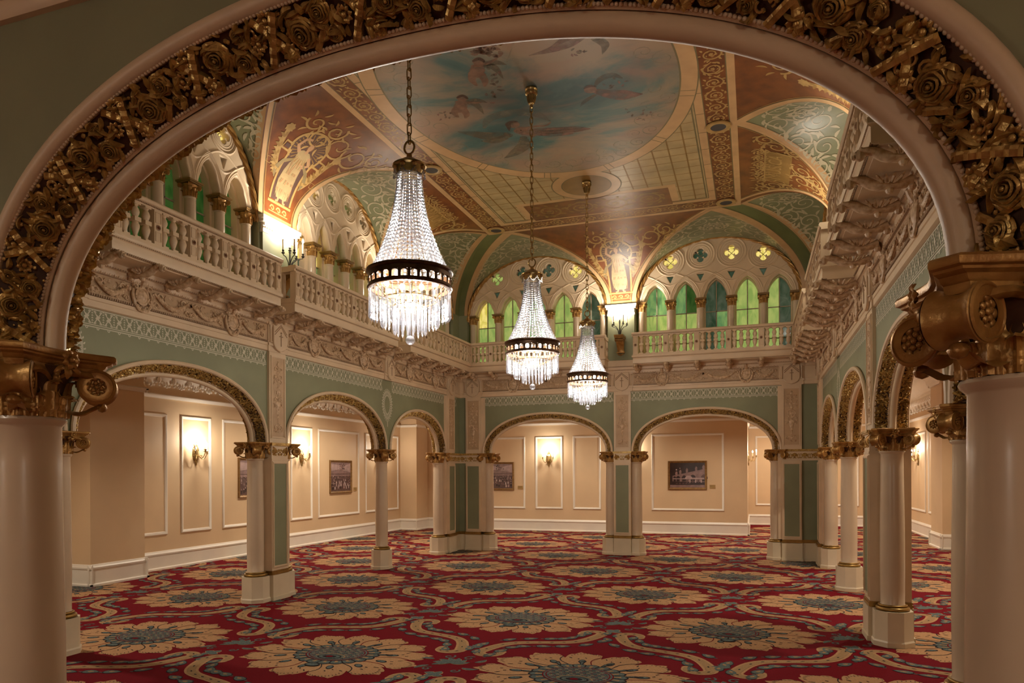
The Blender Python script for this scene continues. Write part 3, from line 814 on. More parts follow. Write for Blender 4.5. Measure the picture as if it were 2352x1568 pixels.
def shield_block(label, wall, u, hw=.17, dx=0):
    t = thing('shield_block', label, 'shield', W(wall, u), RZ[wall], 'heraldic shield blocks over the piers'); t.location.x += dx
    y = F0 - .06; g = G()
    g.box(-hw - .04, F0 - .045, 3.315, hw + .04, F0 + .02, 3.80); g.box(-hw - .055, F0 - .07, 3.66, hw + .055, F0, 3.70); g.box(-hw - .05, F0 - .06, 3.39, hw + .05, F0, 3.42)
    for sg in (-1, 1): g.lathe([(.024, 0), (.026, .01), (.018, .02), (.018, .20), (.026, .215), (.024, .23)], 10, (sg * (hw + .005), F0 - .05, 3.43))
    g.build('block', 'cream', t)
    g = G(); n = 10
    out = [(-hw * .86, 3.70), (hw * .86, 3.70), (hw * .86, 3.46)] + [(hw * .86 * cos(pi / 2 * k / n) * 1.0, 3.46 - .13 * sin(pi / 2 * k / n)) for k in range(1, n)] + [(0, 3.32)] + [(-hw * .86 * cos(pi / 2 * k / n), 3.46 - .13 * sin(pi / 2 * k / n)) for k in range(n - 1, 0, -1)] + [(-hw * .86, 3.46)]
    rg = [[(x, y + .01, z) for x, z in out], [(x, y - .018, z) for x, z in out], [(x * .95, y - .024, 3.54 + (z - 3.54) * .95) for x, z in out]]
    g.loft(rg, 0, True, None, False); g.add(rg[2], [tuple(range(len(out)))], 0, None, False); s = g.build('shield', 'cream', t)
    g = G()
    for dz in (0, .035): g.tube([(-hw * .75, y - .026, 3.54 + dz), (0, y - .026, 3.66 + dz * .7), (hw * .75, y - .026, 3.54 + dz)], .006, 4)
    g.tube([(0, y - .026, 3.56), (0, y - .026, 3.40)], .008, 5); g.tube([(-.035, y - .026, 3.53), (.035, y - .026, 3.53)], .007, 5); g.ball((0, y - .027, 3.58), .014, 6)
    g.build('emblem', 'cream_dark', s)
    return t
BZ0, BZ1 = 3.80, 3.965                             # balcony slab
def balcony(label, wall, u0, u1, nb, nbal, ends, dep=.44, dx=0, brk=True):
    """balcony between local x=u0..u1; nb groups of nbal balusters; ends: (left,right) 1 = free returned end, 0 = runs into the neighbour"""
    t = thing('balcony', label, 'balcony', W(wall, 0), RZ[wall], 'balustraded balconies below the tracery windows'); t.location.x += dx
    yf = F0 - dep; g = G()
    prof = [(F0 + .05, BZ0 - .01), (yf + .05, BZ0 - .01), (yf + .05, BZ0), (yf + .012, BZ0), (yf + .004, BZ0 + .012), (yf + .004, BZ0 + .11), (yf - .006, BZ0 + .115), (yf - .02, BZ0 + .135), (yf - .026, BZ0 + .15), (yf - .026, BZ1), (F0 + .05, BZ1)]
    e0 = .0 if ends[0] else 0; g.extr(prof, u0, u1); 
    dentils(g, u0, u1, yf - .016, yf + .01, BZ0 + .117, BZ0 + .130, .024, 1); dentils(g, u0, u1, yf + .0, yf + .02, BZ0 + .0, BZ0 + .012, .024, 1)
    for k, e in enumerate(ends):
        if e:
            x = (u0, u1)[k]; s_ = (-1, 1)[k]
            g.box(min(x, x + s_ * .02), yf - .02, BZ0 + .13, max(x, x + s_ * .02), F0, BZ1)
    g.build('slab', ['cream', 'cream_dark'], t)
    yb = yf + .035
    g = G(); g.box(u0, yb - .045, BZ1, u1, yb + .045, BZ1 + .03)
    for k, e in enumerate(ends):
        if e:
            x = u0 + .055 if k == 0 else u1 - .055; g.box(x - .045, yb, BZ1, x + .045, F0, BZ1 + .03)
    g.build('bottom_rail', 'cream', t)
    zt = BZ1 + .03 + .345
    g = G(); g.extr([(yb - .04, zt), (yb - .045, zt + .025), (yb - .06, zt + .035), (yb - .065, zt + .06), (yb - .055, zt + .075), (yb + .055, zt + .075), (yb + .06, zt + .05), (yb + .045, zt)], u0 - (.02 if ends[0] else 0), u1 + (.02 if ends[1] else 0))
    dentils(g, u0, u1, yb - .052, yb, zt + .012, zt + .026, .02, 1)
    for k, e in enumerate(ends):
        if e:
            x = u0 + .055 if k == 0 else u1 - .055; g.box(x - .055, yb, zt, x + .055, F0, zt + .07)
    g.build('top_rail', ['cream', 'cream_dark'], t)
    hw = .048; xs = [u0 + hw + .006 + (u1 - u0 - 2 * hw - .012) * i / nb for i in range(nb + 1)]
    mk = 'newel'
    if mk not in ME:
        g = G(); g.box(-hw, -.045, 0, hw, .045, .345)
        for (a, b) in ((.03, .13), (.215, .325)): framed(g, -hw + .012, hw - .012, a, b, -.045, .006, .004)
        ME[mk] = g.mesh('newel', 'cream')
    for x in xs:
        p = obj('newel', ME[mk], t, (x, yb, BZ1 + .03)); obj('rosette', ME['rosette'], p, (0, -.046, .172))
    for i in range(nb):
        a, b = xs[i] + hw, xs[i + 1] - hw
        for k in range(nbal): obj('baluster', ME['baluster'], t, (a + (b - a) * (k + .5) / nbal, yb, BZ1 + .03))
    for k, e in enumerate(ends):
        if e:
            x = u0 + .055 if k == 0 else u1 - .055; y2 = F0 - .05
            p = obj('newel', ME[mk], t, (x, y2 - .02, BZ1 + .03), (pi / 2 if k else -pi / 2)); obj('rosette', ME['rosette'], p, (0, -.046, .172))
            m_ = (yb + y2) / 2; q = obj('newel', ME[mk], t, (x + (.0), m_ + .05, BZ1 + .03), (pi / 2 if k else -pi / 2)); obj('rosette', ME['rosette'], q, (0, -.046, .172))
    if brk:
        for x in xs: obj('bracket', ME['bracket'], t, (x, F0 - .07 + .0, BZ0 - .01))
    return t

# ------------------------------------------------------------ tracery windows
ZW0, ZCAP, ZPK, ZTOP = 3.94, 5.10, 5.50, 6.27
def lancet(x, hw, zs, h, n=8, cusp=True):
    """pointed cusped outline from left springing over the point to right springing"""
    P = []
    for i in range(n + 1):
        t = i / n; P.append((x + hw - 2 * hw * cos(t * pi / 3), zs + h * sin(t * pi / 3) / sin(pi / 3)))
    if cusp:
        P = [(x + hw - 2 * hw * cos(t * pi / 3) + .022 * math.exp(-((t - .36) / .13) ** 2), zs + h * sin(t * pi / 3) / sin(pi / 3)) for t in [i / n for i in range(n + 1)]]
    return P + [(2 * x - q, z) for q, z in reversed(P[:-1])]
def curve_plate(name, splines, extrude, bevel):
    cu = bpy.data.curves.new(name + '_c', 'CURVE'); cu.dimensions = '2D'; cu.fill_mode = 'BOTH'; cu.extrude = extrude; cu.bevel_depth = bevel; cu.bevel_resolution = 1
    for s_ in splines:
        sp = cu.splines.new('POLY'); sp.points.add(len(s_) - 1); sp.use_cyclic_u = True
        for p, (x, y) in zip(sp.points, s_): p.co = (x, y, 0, 1)
    o = bpy.data.objects.new(name + '_c', cu); COL.objects.link(o)
    dg = bpy.context.evaluated_depsgraph_get(); dg.update()
    me = bpy.data.meshes.new_from_object(o.evaluated_get(dg)); bpy.data.objects.remove(o); bpy.data.curves.remove(cu)
    me.transform(Matrix.Rotation(pi / 2, 4, 'X')); return me     # (x,y,z)->(x,-z,y)
def quatrefoil(x, z, r, n=8):
    P = []
    for k in range(4):
        a = pi / 4 + k * pi / 2 - pi / 4; cx, cz = x + r * .5 * cos(a), z + r * .5 * sin(a)
        for i in range(n): b = a - pi * .72 + pi * 1.44 * i / (n - 1); P.append((cx + r * .5 * cos(b), cz + r * .5 * sin(b)))
    return P
def rope_pts(hw, top, zs, n=60): return [(-hw * cos(pi * i / n), zs + (top - zs) * sin(pi * i / n)) for i in range(n + 1)]
def small_column():
    g = G(); g.lathe([(.07, ZW0), (.068, ZW0 + .4), (.065, 4.90), (.070, 4.905), (.070, 4.92), (.06, 4.925)], 18); return g.mesh('mullion_column', 'cream_gloss')
def small_capital():
    g = G(); g.lathe([(.062, 4.918), (.066, 4.93), (.062, 4.95), (.075, 5.03), (.09, 5.06)], 14, m=0)
    for k in range(8): acanthus(g, k * pi / 4 + .2, 4.922, .06, .028, .064, .030, 0, 6); acanthus(g, k * pi / 4 + .6, 4.922, .10, .03, .068, .034, 0, 6)
    for k in range(4):
        a = pi / 4 + k * pi / 2
        g.lathe([(.001, -.02), (.026, -.02), (.026, .02), (.001, .02)], 10, (0, 0, 0), 0, Matrix.Translation((.105 * cos(a), .105 * sin(a), 5.045)) @ Matrix.Rotation(a, 4, 'Z') @ Matrix.Rotation(pi / 2, 4, 'X'))
    g.box(-.095, -.095, 5.07, .095, .095, 5.085, 1); g.box(-.108, -.108, 5.085, .108, .108, 5.105, 1); return g.mesh('mullion_capital', ['gold', 'vault_gold2'], 50)
ME['mcol'] = small_column(); ME['mcap'] = small_capital()
WPROTO = {}
def window(num, label, wall, u, hw, panes, dx=0, quat=None):
    """five-light tracery window with rope moulding. panes: 5x2 glass keys (lower,upper), quat: 4 keys"""
    t = struct(obj('window_%d' % num, None, None, W(wall, u) + Vector((dx, 0, 0)), RZ[wall]), label); t['category'] = 'window'
    key = 'win%.2f' % hw
    pit = 2 * (hw - .095) / 5; cx = [-hw + .095 + pit * i for i in range(6)]; yw = .02
    lw = pit / 2 - .055
    zt = ZTOP - .03
    if key not in ME:
        top = ZTOP; out = [(-hw, ZCAP)] + [(x, z) for x, z in rope_pts(hw, top, ZCAP + .05, 48)] + [(hw, ZCAP)]
        # outline runs up between the lights
        ol = [(x, z) for x, z in rope_pts(hw - .01, top - .01, ZCAP, 48)]
        bot = []
        for i in range(5):
            xm = (cx[i] + cx[i + 1]) / 2; bot += lancet(xm, lw, ZCAP, ZPK - ZCAP - .02 * abs(i - 2), 8)
        ol = [(-hw + .01, ZCAP)] + ol[1:-1] + [(hw - .01, ZCAP)] + list(reversed(bot))
        holes = []
        qz = ZPK + .42; qr = pit * .21
        qx = [(cx[i] + cx[i + 1]) / 2 + pit / 2 for i in range(4)]
        qzs = [qz - .05, qz + .03, qz + .03, qz - .05]
        for x, z in zip(qx, qzs): holes.append(list(reversed(quatrefoil(x, z, qr * 2 * .62))))
        tri = []
        for i in range(1, 5):
            x = cx[i]; zc = ZPK + .04; holes.append([(x - pit * .16, zc + .06), (x + pit * .16, zc + .06), (x + .01, zc - .10), (x - .01, zc - .10)])
        me = curve_plate('tracery', [ol] + holes, .045, .012); me.materials.append(M['cream']); ME[key] = me
        # mouldings: pointed hoods, interlacing ogees and circles
        g = G()
        for i in range(5):
            xm = (cx[i] + cx[i + 1]) / 2
            for o in (.036, .082, .006):
                P = lancet(xm, lw + o, ZCAP, ZPK - ZCAP + o * 1.5 - .02 * abs(i - 2), 10, False); g.tube([(x, -.060, z) for x, z in P], .0045, 4, 1)
            for (o, rad, yy) in ((.052, .020, -.06), (.022, .011, -.062)):
                P = lancet(xm, lw + o, ZCAP, ZPK - ZCAP + o * 1.5 - .02 * abs(i - 2), 10, False)
                P = [(x, z) for x, z in P]; g.tube([(x, yy, z) for x, z in P], rad, 6)
        for x, z in zip(qx, qzs):
            for rr in (pit * .425, pit * .345): g.tube([(x + rr * cos(a), -.060, z + rr * sin(a)) for a in [2 * pi * k / 24 for k in range(24)]], .0045, 4, 1, closed=True)
            for (rr, rad) in ((pit * .47, .020), (pit * .38, .012), (pit * .31, .009)):
                g.tube([(x + rr * cos(a), -.062, z + rr * sin(a)) for a in [2 * pi * k / 24 for k in range(24)]], rad, 6, closed=True)
        for i in range(6):                           # interlacing arcs that rise from each mullion to the crown
            for sg in (-1, 1):
                P = []
                for k in range(13):
                    q = k / 12; x = cx[i] + sg * pit * (q ** 1.15); z = ZPK + .02 - .12 * cos(q * pi) * 1 + .0
                    if abs(x) < hw * .97: P.append((x, -.06, z))
                if len(P) > 3: g.tube(P, .019, 6)
        for i in range(5):                           # small lozenges in the spandrels
            xm = (cx[i] + cx[i + 1]) / 2
            for (zz, s_) in ((ZPK + .60, .07), (ZPK + .13, .05)):
                if hypot(xm / hw, (zz - ZCAP) / (ZTOP - ZCAP)) < .93:
                    for k in (1, .6): g.tube([(xm + s_ * k, -.058, zz), (xm, -.058, zz + s_ * k), (xm - s_ * k, -.058, zz), (xm, -.058, zz - s_ * k)], .007, 4, closed=True)
        ME[key + 'm'] = g.mesh('tracery_moulding', ['cream', 'cream_dark'])
        g = G(); P = [(x, -.085, z) for x, z in rope_pts(hw, ZTOP, ZCAP - .12, 90)]
        for ph in (0, 2 * pi / 3, 4 * pi / 3):
            pts = []
            for i in range(len(P) * 2 - 1):
                a, b = P[i // 2], P[min(i // 2 + i % 2, len(P) - 1)]; c = [(a[q] + b[q]) / 2 for q in range(3)]
                tt = i / 2 * .62 + ph; ang = atan2((c[2] - ZCAP) / 1.2, c[0] / hw)
                pts.append((c[0] + .020 * cos(tt) * cos(ang), c[1] + .020 * sin(tt), c[2] + .020 * cos(tt) * sin(ang)))
            g.tube(pts, .0225, 6)
        ME[key + 'r'] = g.mesh('rope_moulding', 'gold')
        # reveal behind the plate that closes the depth
        g = G()
        for i in range(5):
            xm = (cx[i] + cx[i + 1]) / 2
            P = lancet(xm, lw, ZCAP, ZPK - ZCAP - .02 * abs(i - 2), 10, False); P = [(P[0][0], ZW0)] + P + [(P[-1][0], ZW0)]
            for (y0, o0, y1, o1) in ((-.03, -.004, .06, .010), (.06, .010, .07, .03), (.07, .03, .16, .034)):
                f = lambda o: [(xm + (x - xm) * (1 - o / lw), z - (o if z > ZCAP else 0) * .8) for x, z in P]
                g.loft([[(x, y0, z) for x, z in f(o0)], [(x, y1, z) for x, z in f(o1)]], 0)
        g.box(-hw - .02, .16, ZW0, hw + .02, .20, ZW0 + .02)
        ME[key + 'v'] = g.mesh('splayed_reveal', 'cream')
        # back plate around the glass
        g = G(); bars = G()
        for i in range(5):
            xm = (cx[i] + cx[i + 1]) / 2
            bars.box(xm - .010, .135, ZW0, xm + .010, .155, ZPK); 
            for z in (4.26, 4.86): bars.box(cx[i] + .05, .135, z - .009, cx[i + 1] - .05, .155, z + .009)
        for x, z in zip(qx, qzs):
            for a in (pi / 4, -pi / 4): bars.tube([(x - .1 * cos(a), .03, z - .1 * sin(a)), (x + .1 * cos(a), .03, z + .1 * sin(a))], .005, 4)
        ME[key + 'b'] = bars.mesh('glazing_bar', 'lead')
        ME[key + 'q'] = (qx, qzs, qr, cx, pit)
    obj('tracery', ME[key], t, (0, -.01, 0)); obj('tracery_moulding', ME[key + 'm'], t); obj('rope_moulding', ME[key + 'r'], t)
    obj('splayed_reveal', ME[key + 'v'], t); obj('glazing_bar', ME[key + 'b'], t)
    qx, qzs, qr, cx, pit = ME[key + 'q']
    for x in cx:
        c = obj('mullion_column', ME['mcol'], t, (x, -.0, 0)); obj('mullion_capital', ME['mcap'], c)
    for i in range(5):
        for k, (z0, z1) in enumerate(((ZW0, 4.86), (4.86, ZPK + .02))):
            xm = (cx[i] + cx[i + 1]) / 2
            for h in (0, 1):
                g = G(); x0 = cx[i] + .03 if h == 0 else xm; x1 = xm if h == 0 else cx[i + 1] - .03
                kk = panes[i][k]; kk = kk[h] if isinstance(kk, tuple) else kk
                g.box(x0, .165, z0, x1, .172, z1); g.build('pane', M[kk], t)
    for i, (x, z) in enumerate(zip(qx, qzs)):
        g = G(); g.box(x - .13, .045, z - .13, x + .13, .05, z + .13); g.build('pane', M[quat[i]], t)
    for i in range(1, 5):
        g = G(); g.box(cx[i] - .09, .045, ZPK - .08, cx[i] + .09, .05, ZPK + .12); g.build('pane', M['g_dark'], t)
    # dark space behind the pierced plate
    g = G(); g.loft([[(x, .20, z) for x, z in [(-hw, ZW0)] + rope_pts(hw, ZTOP, ZCAP, 30) + [(hw, ZW0)]], [(0, .20, ZW0)] * 33], 0)
    g.build('backing', 'cream_dark', t)
    return t
# ------------------------------------------------------------ painted vault
XL, XR_, YB_, YF_ = AX_L + T, AX_R - T, AX_B - T, AX_F + T     # room faces
ZC, ZV = 6.25, 5.12
FX0, FX1 = -4.80, -.18                             # flat field
FY1 = 12.74; FY0 = 3.30
RV = ZC - ZV
UW = {'left': [(3.40, 1.24), (6.38, 1.30), (9.72, 1.24), (12.66, 1.36)], 'back': [(-4.37, 1.545), (-.68, 1.555)]}
UW['right'] = UW['left']; UW['front'] = UW['back']
DEP = {'left': FX0 - XL, 'right': XR_ - FX1, 'back': YB_ - FY1, 'front': FY0 - YF_}
def vw(wall, u, s_, z):
    """u along the wall, s_ out from the wall face"""
    if wall == 'left': return Vector((XL + s_, u, z))
    if wall == 'right': return Vector((XR_ - s_, u, z))
    if wall == 'back': return Vector((u, YB_ - s_, z))
    return Vector((u, YF_ + s_, z))
RANGE = {'left': (YF_, YB_), 'right': (YF_, YB_), 'back': (XL, XR_), 'front': (XL, XR_)}
def lun(wall, c, a, ph, q, lift=0):
    """barrel of a lunette: ph angle from the crown, q 0 at the wall..1 at the groin"""
    D = DEP[wall]; s_ = D * (1 - abs(sin(ph))) * q
    return vw(wall, c + (a - lift) * sin(ph), s_, ZV + (RV - lift) * cos(ph))
def cove(wall, v0, v1, tau, x, lift=0):
    """severy between two lunettes: tau 0 at the wall..pi/2 at the flat, x 0..1 across"""
    D = DEP[wall]; l = v0(tau); r = v1(tau)
    # lift is taken along the inward normal
    s_ = D * (1 - cos(tau)); z = ZV + RV * sin(tau)
    n = Vector((RV * cos(tau), -D * sin(tau))); n = n / (n.length or 1)
    return vw(wall, l + (r - l) * x, s_ + n.x * lift, z + n.y * lift)
def spiral2(cx, cy, r0, a0, turns, sg=1, n=26, dec=.86): return [(cx + r0 * (1 - dec * q / n) * cos(a0 + sg * q / n * turns * 2 * pi), cy + r0 * (1 - dec * q / n) * sin(a0 + sg * q / n * turns * 2 * pi)) for q in range(n + 1)]
def leaf2(x, y, a, l, w, n=5):
    """leaf as ladder strip -> (pts, widths)"""
    return [(x + l * i / n * cos(a + .5 * i / n), y + l * i / n * sin(a + .5 * i / n)) for i in range(n + 1)], [w * sin(pi * min(.97, (i / n) * .9 + .08)) for i in range(n + 1)]
def rinceau(g, L_, H, fn, m, seed, per=None, w=1.):
    """running acanthus scroll, 0..L x -H/2..H/2"""
    r = random.Random(seed); p = per or H * .98; n = max(1, round(L_ / p)); p = L_ / n; h = H / 2
    for i in range(n):
        cx = (i + .5) * p; sg = 1 if i % 2 else -1; rad = min(p, H) * .42
        g.ribbon(spiral2(cx, 0, rad, sg * -pi * .55, 1.55, sg, 34), [H * (.085 - .04 * q / 34) * w for q in range(35)], fn, m)
        g.ribbon([(i * p + p * .02 + p * .5 * q / 10, -sg * h * (.05 + .75 * sin(pi / 2 * q / 10))) for q in range(11)], H * .06 * w, fn, m)
        for k in range(9):
            a = k * .72 + r.uniform(-.2, .2); rr = rad * r.uniform(.92, 1.02)
            x, y = cx + rr * cos(a), rr * sin(a)
            if abs(y) > h * .93: continue
            P, ww = leaf2(x, y, a + sg * 1.0, H * r.uniform(.18, .27), H * .10); P = [(min(max(px, 0), L_), min(max(py, -h * .97), h * .97)) for px, py in P]
            g.ribbon(P, ww, fn, m)
        for k in range(6):
            a = k * pi / 3; P, ww = leaf2(cx, 0, a, H * .10, H * .07, 3); g.ribbon(P, ww, fn, m)
        for k in range(5):
            P, ww = leaf2(cx + rad * .45 * cos(k * 1.3 + 1), rad * .45 * sin(k * 1.3 + 1), k * 1.3 + 2, H * .13, H * .05, 4); g.ribbon(P, ww, fn, m)

ceil_root = struct(obj('ceiling', None), 'painted vault with oval sky picture and russet gold-scrolled severies over the hall')
vg = {k: G() for k in ('lunette', 'severy', 'flat', 'corner')}
mats_v = ['vault_red', 'vault_gold', 'vault_band', 'vault_green', 'vault_green2', 'vault_cream', 'vault_grid', 'vault_line', 'vault_gold2', 'robe', 'robe2', 'robe3', 'flesh', 'hair', 'plum']
MI = {k: i for i, k in enumerate(mats_v)}
def lun_scrolls(g, wall, c, a, dens=1):
    """pale arabesques of a lunette, mirrored about its crown; x = angle, y = metres from the wall"""
    D = DEP[wall]; arc = lambda ph: a * ph
    for sg in (-1, 1):
        def fn(x, y, e=0): 
            ph = sg * max(-.05, min(1.45, x / a)); mx_ = D * (1 - abs(sin(ph))) * .93
            s_ = max(.05, min(mx_, y)); return vw(wall, c + (a - .003 - e) * sin(ph), s_, ZV + (RV - .003 - e) * cos(ph))
        fn = Lf(fn)
        it = [(a * .16, D * .62, .20, 1), (a * .20, D * .25, .22, -1), (a * .48, D * .42, .20, 1), (a * .58, D * .17, .19, -1), (a * .84, D * .20, .15, 1), (a * .36, D * .58, .12, -1), (a * .98, D * .10, .10, -1), (a * .05, D * .42, .12, 1), (a * .74, D * .30, .10, -1)]
        for k, (x, y, r0, d) in enumerate(it):
            r0 *= min(1, D / 1.45) * 1.0
            g.ribbon(spiral2(x, y, r0, k * 1.7, 1.5, d, 26), [.026 - .012 * q / 26 for q in range(27)], fn, MI['vault_cream'])
            for q in range(7):
                b = q * .9 + k; P, ww = leaf2(x + r0 * cos(b), y + r0 * sin(b), b + d * .9, .13, .045, 4); g.ribbon(P, ww, fn, MI['vault_cream'])
        g.ribbon([(a * .02 + a * 1.05 * q / 20, D * (.75 - .62 * (q / 20)) + .05 * sin(q)) for q in range(21)], .022, fn, MI['vault_cream'])
        for q in range(14):                           # bunch of grapes at the foot
            x = a * (1.06 + .05 * (q // 3)); y = D * .045 + .035 * (q % 3 - 1) + .07
            P, ww = leaf2(x, y, 0, .035, .032, 3); g.ribbon(P, ww, fn, MI['vault_cream'])
        for q in range(3): g.ribbon([(a * .02 + .11 * (q + 1) * .5 * cos(b / 16 * pi - pi / 2), D * .36 + .10 * (q + 1) * .6 * sin(b / 16 * pi - pi / 2)) for b in range(17)], .012, fn, MI['vault_cream'])
def lunette(wall, c, a, scrolls):
    g = vg['lunette']; n = 72
    rows = [[lun(wall, c, a, -pi / 2 + pi * i / n, q) for i in range(n + 1)] for q in (0, .25, .5, .75, 1)]
    g.loft(rows, MI['vault_green'])
    # buff band along the groin
    for i in range(n):
        for_ph = [-pi / 2 + pi * k / n for k in (i, i + 1)]
        w = .085
        def gp(ph, d):
            D = DEP[wall]; s1 = D * (1 - abs(sin(ph))); s_ = max(0, s1 - d) if s1 > .02 else s1
            return vw(wall, c + (a - .003) * sin(ph), s_, ZV + (RV - .003) * cos(ph))
        d0 = w * 1.2; g.add([gp(for_ph[0], 0), gp(for_ph[1], 0), gp(for_ph[1], d0), gp(for_ph[0], d0)], [(0, 1, 2, 3)], MI['vault_band'], None, False)
        g.add([gp(for_ph[0], d0), gp(for_ph[1], d0), gp(for_ph[1], d0 + .014), gp(for_ph[0], d0 + .014)], [(0, 1, 2, 3)], MI['vault_line'], None, False)
    if scrolls: lun_scrolls(g, wall, c, a)
def severy_frame(wall, i, j):
    (c1, a1), (c2, a2) = UW[wall][i], UW[wall][j]
    return (lambda t: c1 + a1 * cos(t)), (lambda t: c2 - a2 * cos(t))
def letters(txt):
    cu = bpy.data.curves.new('t', 'FONT'); cu.body = txt; cu.align_x = 'CENTER'; cu.size = 1; o = bpy.data.objects.new('t', cu); COL.objects.link(o)
    dg = bpy.context.evaluated_depsgraph_get(); dg.update(); me = bpy.data.meshes.new_from_object(o.evaluated_get(dg))
    v = [tuple(p.co) for p in me.vertices]; f = [tuple(p.vertices) for p in me.polygons]
    bpy.data.objects.remove(o); bpy.data.curves.remove(cu); bpy.data.meshes.remove(me); return v, f
def severy(wall, i, j, kind, text=None):
    v0, v1 = severy_frame(wall, i, j); g = vg['severy']; n = 48
    g.loft([[cove(wall, v0, v1, pi / 2 * k / n, x / 4) for x in range(5)] for k in range(n + 1)], MI['vault_red'])
    flip = wall in ('right', 'front')
    D = DEP[wall]; arcl = lambda t: (D + RV) / 2 * t
    cm = (v0(0) + v1(0)) / 2
    # metres: x from the axis (to the right seen from the room), y up along the curve
    H = (D + RV) / 2 * pi / 2
    sx = -1 if wall == 'right' else 1
    def fm(lift):
        def fn(x, y, e=0):
            t = max(0, min(pi / 2, y / ((D + RV) / 2))); l, r = v0(t), v1(t)
            u = cm + sx * x; u = max(min(l, r) , min(max(l, r), u)); return cove(wall, v0, v1, t, (u - l) / (r - l), lift + e)
        return Lf(fn)
    F1, F2, F3 = fm(.0022), fm(.0034), fm(.0046)
    hwid = lambda y: min(abs(v1(y / ((D + RV) / 2)) - cm), abs(v0(y / ((D + RV) / 2)) - cm))
    for sg in (-1, 1):                               # edge bands following the groin
        ys = [H * q / 24 for q in range(25)]
        for o0, o1, m in ((0, .075, 'vault_band'), (.075, .09, 'vault_line'), (.105, .117, 'vault_gold')):
            g.loft([[F1(sg * (hwid(y) - o0), y) for y in ys], [F1(sg * (hwid(y) - o1), y) for y in ys]], MI[m], smooth=False)
    g.loft([[F1(x, .0) for x in (-.3, 0, .3)], [F1(x, .05) for x in (-.3, 0, .3)]], MI['vault_gold'])
    y0 = .07
    # wave-scroll plinth
    for k in range(3):
        x = -.13 + .13 * k; g.ribbon(spiral2(x, y0 + .075, .048, pi, 1.1, -1, 14), [.024 - .01 * q / 14 for q in range(15)], F2, MI['vault_gold'])
        g.ribbon([(x - .07, y0 + .03), (x + .07, y0 + .03)], .014, F2, MI['vault_gold'])
    g.loft([[F2(x, y0 + .15) for x in (-.24, 0, .24)], [F2(x, y0 + .185) for x in (-.24, 0, .24)]], MI['vault_gold'])
    if kind == 'figure':
        yb = y0 + .2; ht = H * .50
        # plum niche with gilt frame and round head
        def lad(pts, m, F): g.loft([[F(a, y) for (a, b, y) in pts], [F(b, y) for (a, b, y) in pts]], MI[m], smooth=False)
        lad([(-.19 - .03 * k / 10, .19 + .03 * k / 10, yb + ht * .72 * k / 10) for k in range(11)], 'plum', F1)
        cy = yb + ht * .86; rr = .30
        lad([(-rr * cos(a), rr * cos(a), cy + rr * sin(a)) for a in [-pi / 2 + pi * q / 20 for q in range(1, 20)]], 'plum', F1)
        for q in range(30):
            a = q / 30 * 2 * pi; g.ribbon([(rr * .45 * cos(a), cy + rr * .45 * sin(a)), (rr * .88 * cos(a), cy + rr * .88 * sin(a))], [.004, .018], F2, MI['vault_gold2'])
        g.ribbon([(rr * cos(a), cy + rr * sin(a)) for a in [-.75 + (pi + 1.5) * q / 36 for q in range(37)]], .035, F2, MI['vault_gold'])
        for sg in (-1, 1):
            g.ribbon([(sg * (.21 + .03 * q / 12), yb + ht * .74 * q / 12) for q in range(13)], .034, F2, MI['vault_gold'])
            g.ribbon([(sg * .24, yb + ht * .70), (sg * .40, yb + ht * .70), (sg * .40, yb + ht * .82), (sg * .27, yb + ht * .82)], .03, F2, MI['vault_gold'])
            g.ribbon([(sg * .29, yb + ht * .76), (sg * .38, yb + ht * .76)], .06, F2, MI['plum'])
            # cornucopia garland
            P = [(sg * (.25 + .27 * (q / 12) ** .9), yb + ht * (.36 + .62 * q / 12) - .10 * sin(pi * q / 12)) for q in range(13)]
            g.ribbon(P, [.11 - .05 * q / 12 for q in range(13)], F2, MI['vault_gold'])
            for q in range(11):
                for s2 in (-1, 1):
                    Q, ww = leaf2(P[q][0], P[q][1], atan2(P[q + 1][1] - P[q][1], P[q + 1][0] - P[q][0]) + s2 * .5, .10, .04, 4); g.ribbon(Q, ww, F3, MI['vault_gold' if q % 2 else 'vault_gold2'])
            ex, ey = P[-1]
            for q in range(7): Q, ww = leaf2(ex, ey, q * .9, .075, .06, 3); g.ribbon(Q, ww, F3, MI['vault_gold'])
            # big acanthus scrolls beside and above
            for (dx_, dy_, r0, d, a0) in ((.30, .18, .24, 1, 3), (.66, .10, .17, -1, 1), (.60, .33, .15, 1, 2), (.95, .26, .14, -1, 0)):
                x, y = ex + dx_ - .12, min(H - .16, ey + dy_)
                g.ribbon(spiral2(sg * x if True else 0, y, r0, a0 if sg > 0 else pi - a0, 1.4, d * sg, 26), [.034 - .016 * q / 26 for q in range(27)], F2, MI['vault_gold'])
                for q in range(7):
                    b = q * .9; Q, ww = leaf2(sg * x + r0 * cos(b), y + r0 * sin(b), b + .9 * sg, .12, .035, 4); g.ribbon(Q, ww, F2, MI['vault_gold'])
            g.ribbon([(sg * .42, yb + ht * .42), (sg * .50, yb + ht * .42), (sg * .50, yb + ht * .5), (sg * .42, yb + ht * .5), (sg * .42, yb + ht * .42)], .008, F2, MI['vault_gold'])
        # standing robed figure
        X = lambda f, y: f
        body = [(-.10, .10, 0), (-.15, .13, .10), (-.165, .14, .25), (-.15, .13, .4), (-.13, .12, .52), (-.10, .10, .60), (-.115, .115, .68), (-.12, .12, .74), (-.06, .06, .78)]
        lad([(a, b, yb + .05 + ht * q) for a, b, q in body], 'robe', F2)
        r = random.Random(3)
        for q in range(11):
            x0 = -.14 + .028 * q; g.ribbon([(x0 * (1 + .15 * sin(k)) * (1 - .45 * (k / 9)) + .012 * sin(k * 1.3 + q), yb + .06 + ht * .64 * k / 9) for k in range(10)], [.006 + .014 * sin(pi * k / 9) for k in range(10)], F3, MI[('robe2', 'robe3', 'robe')[q % 3]])
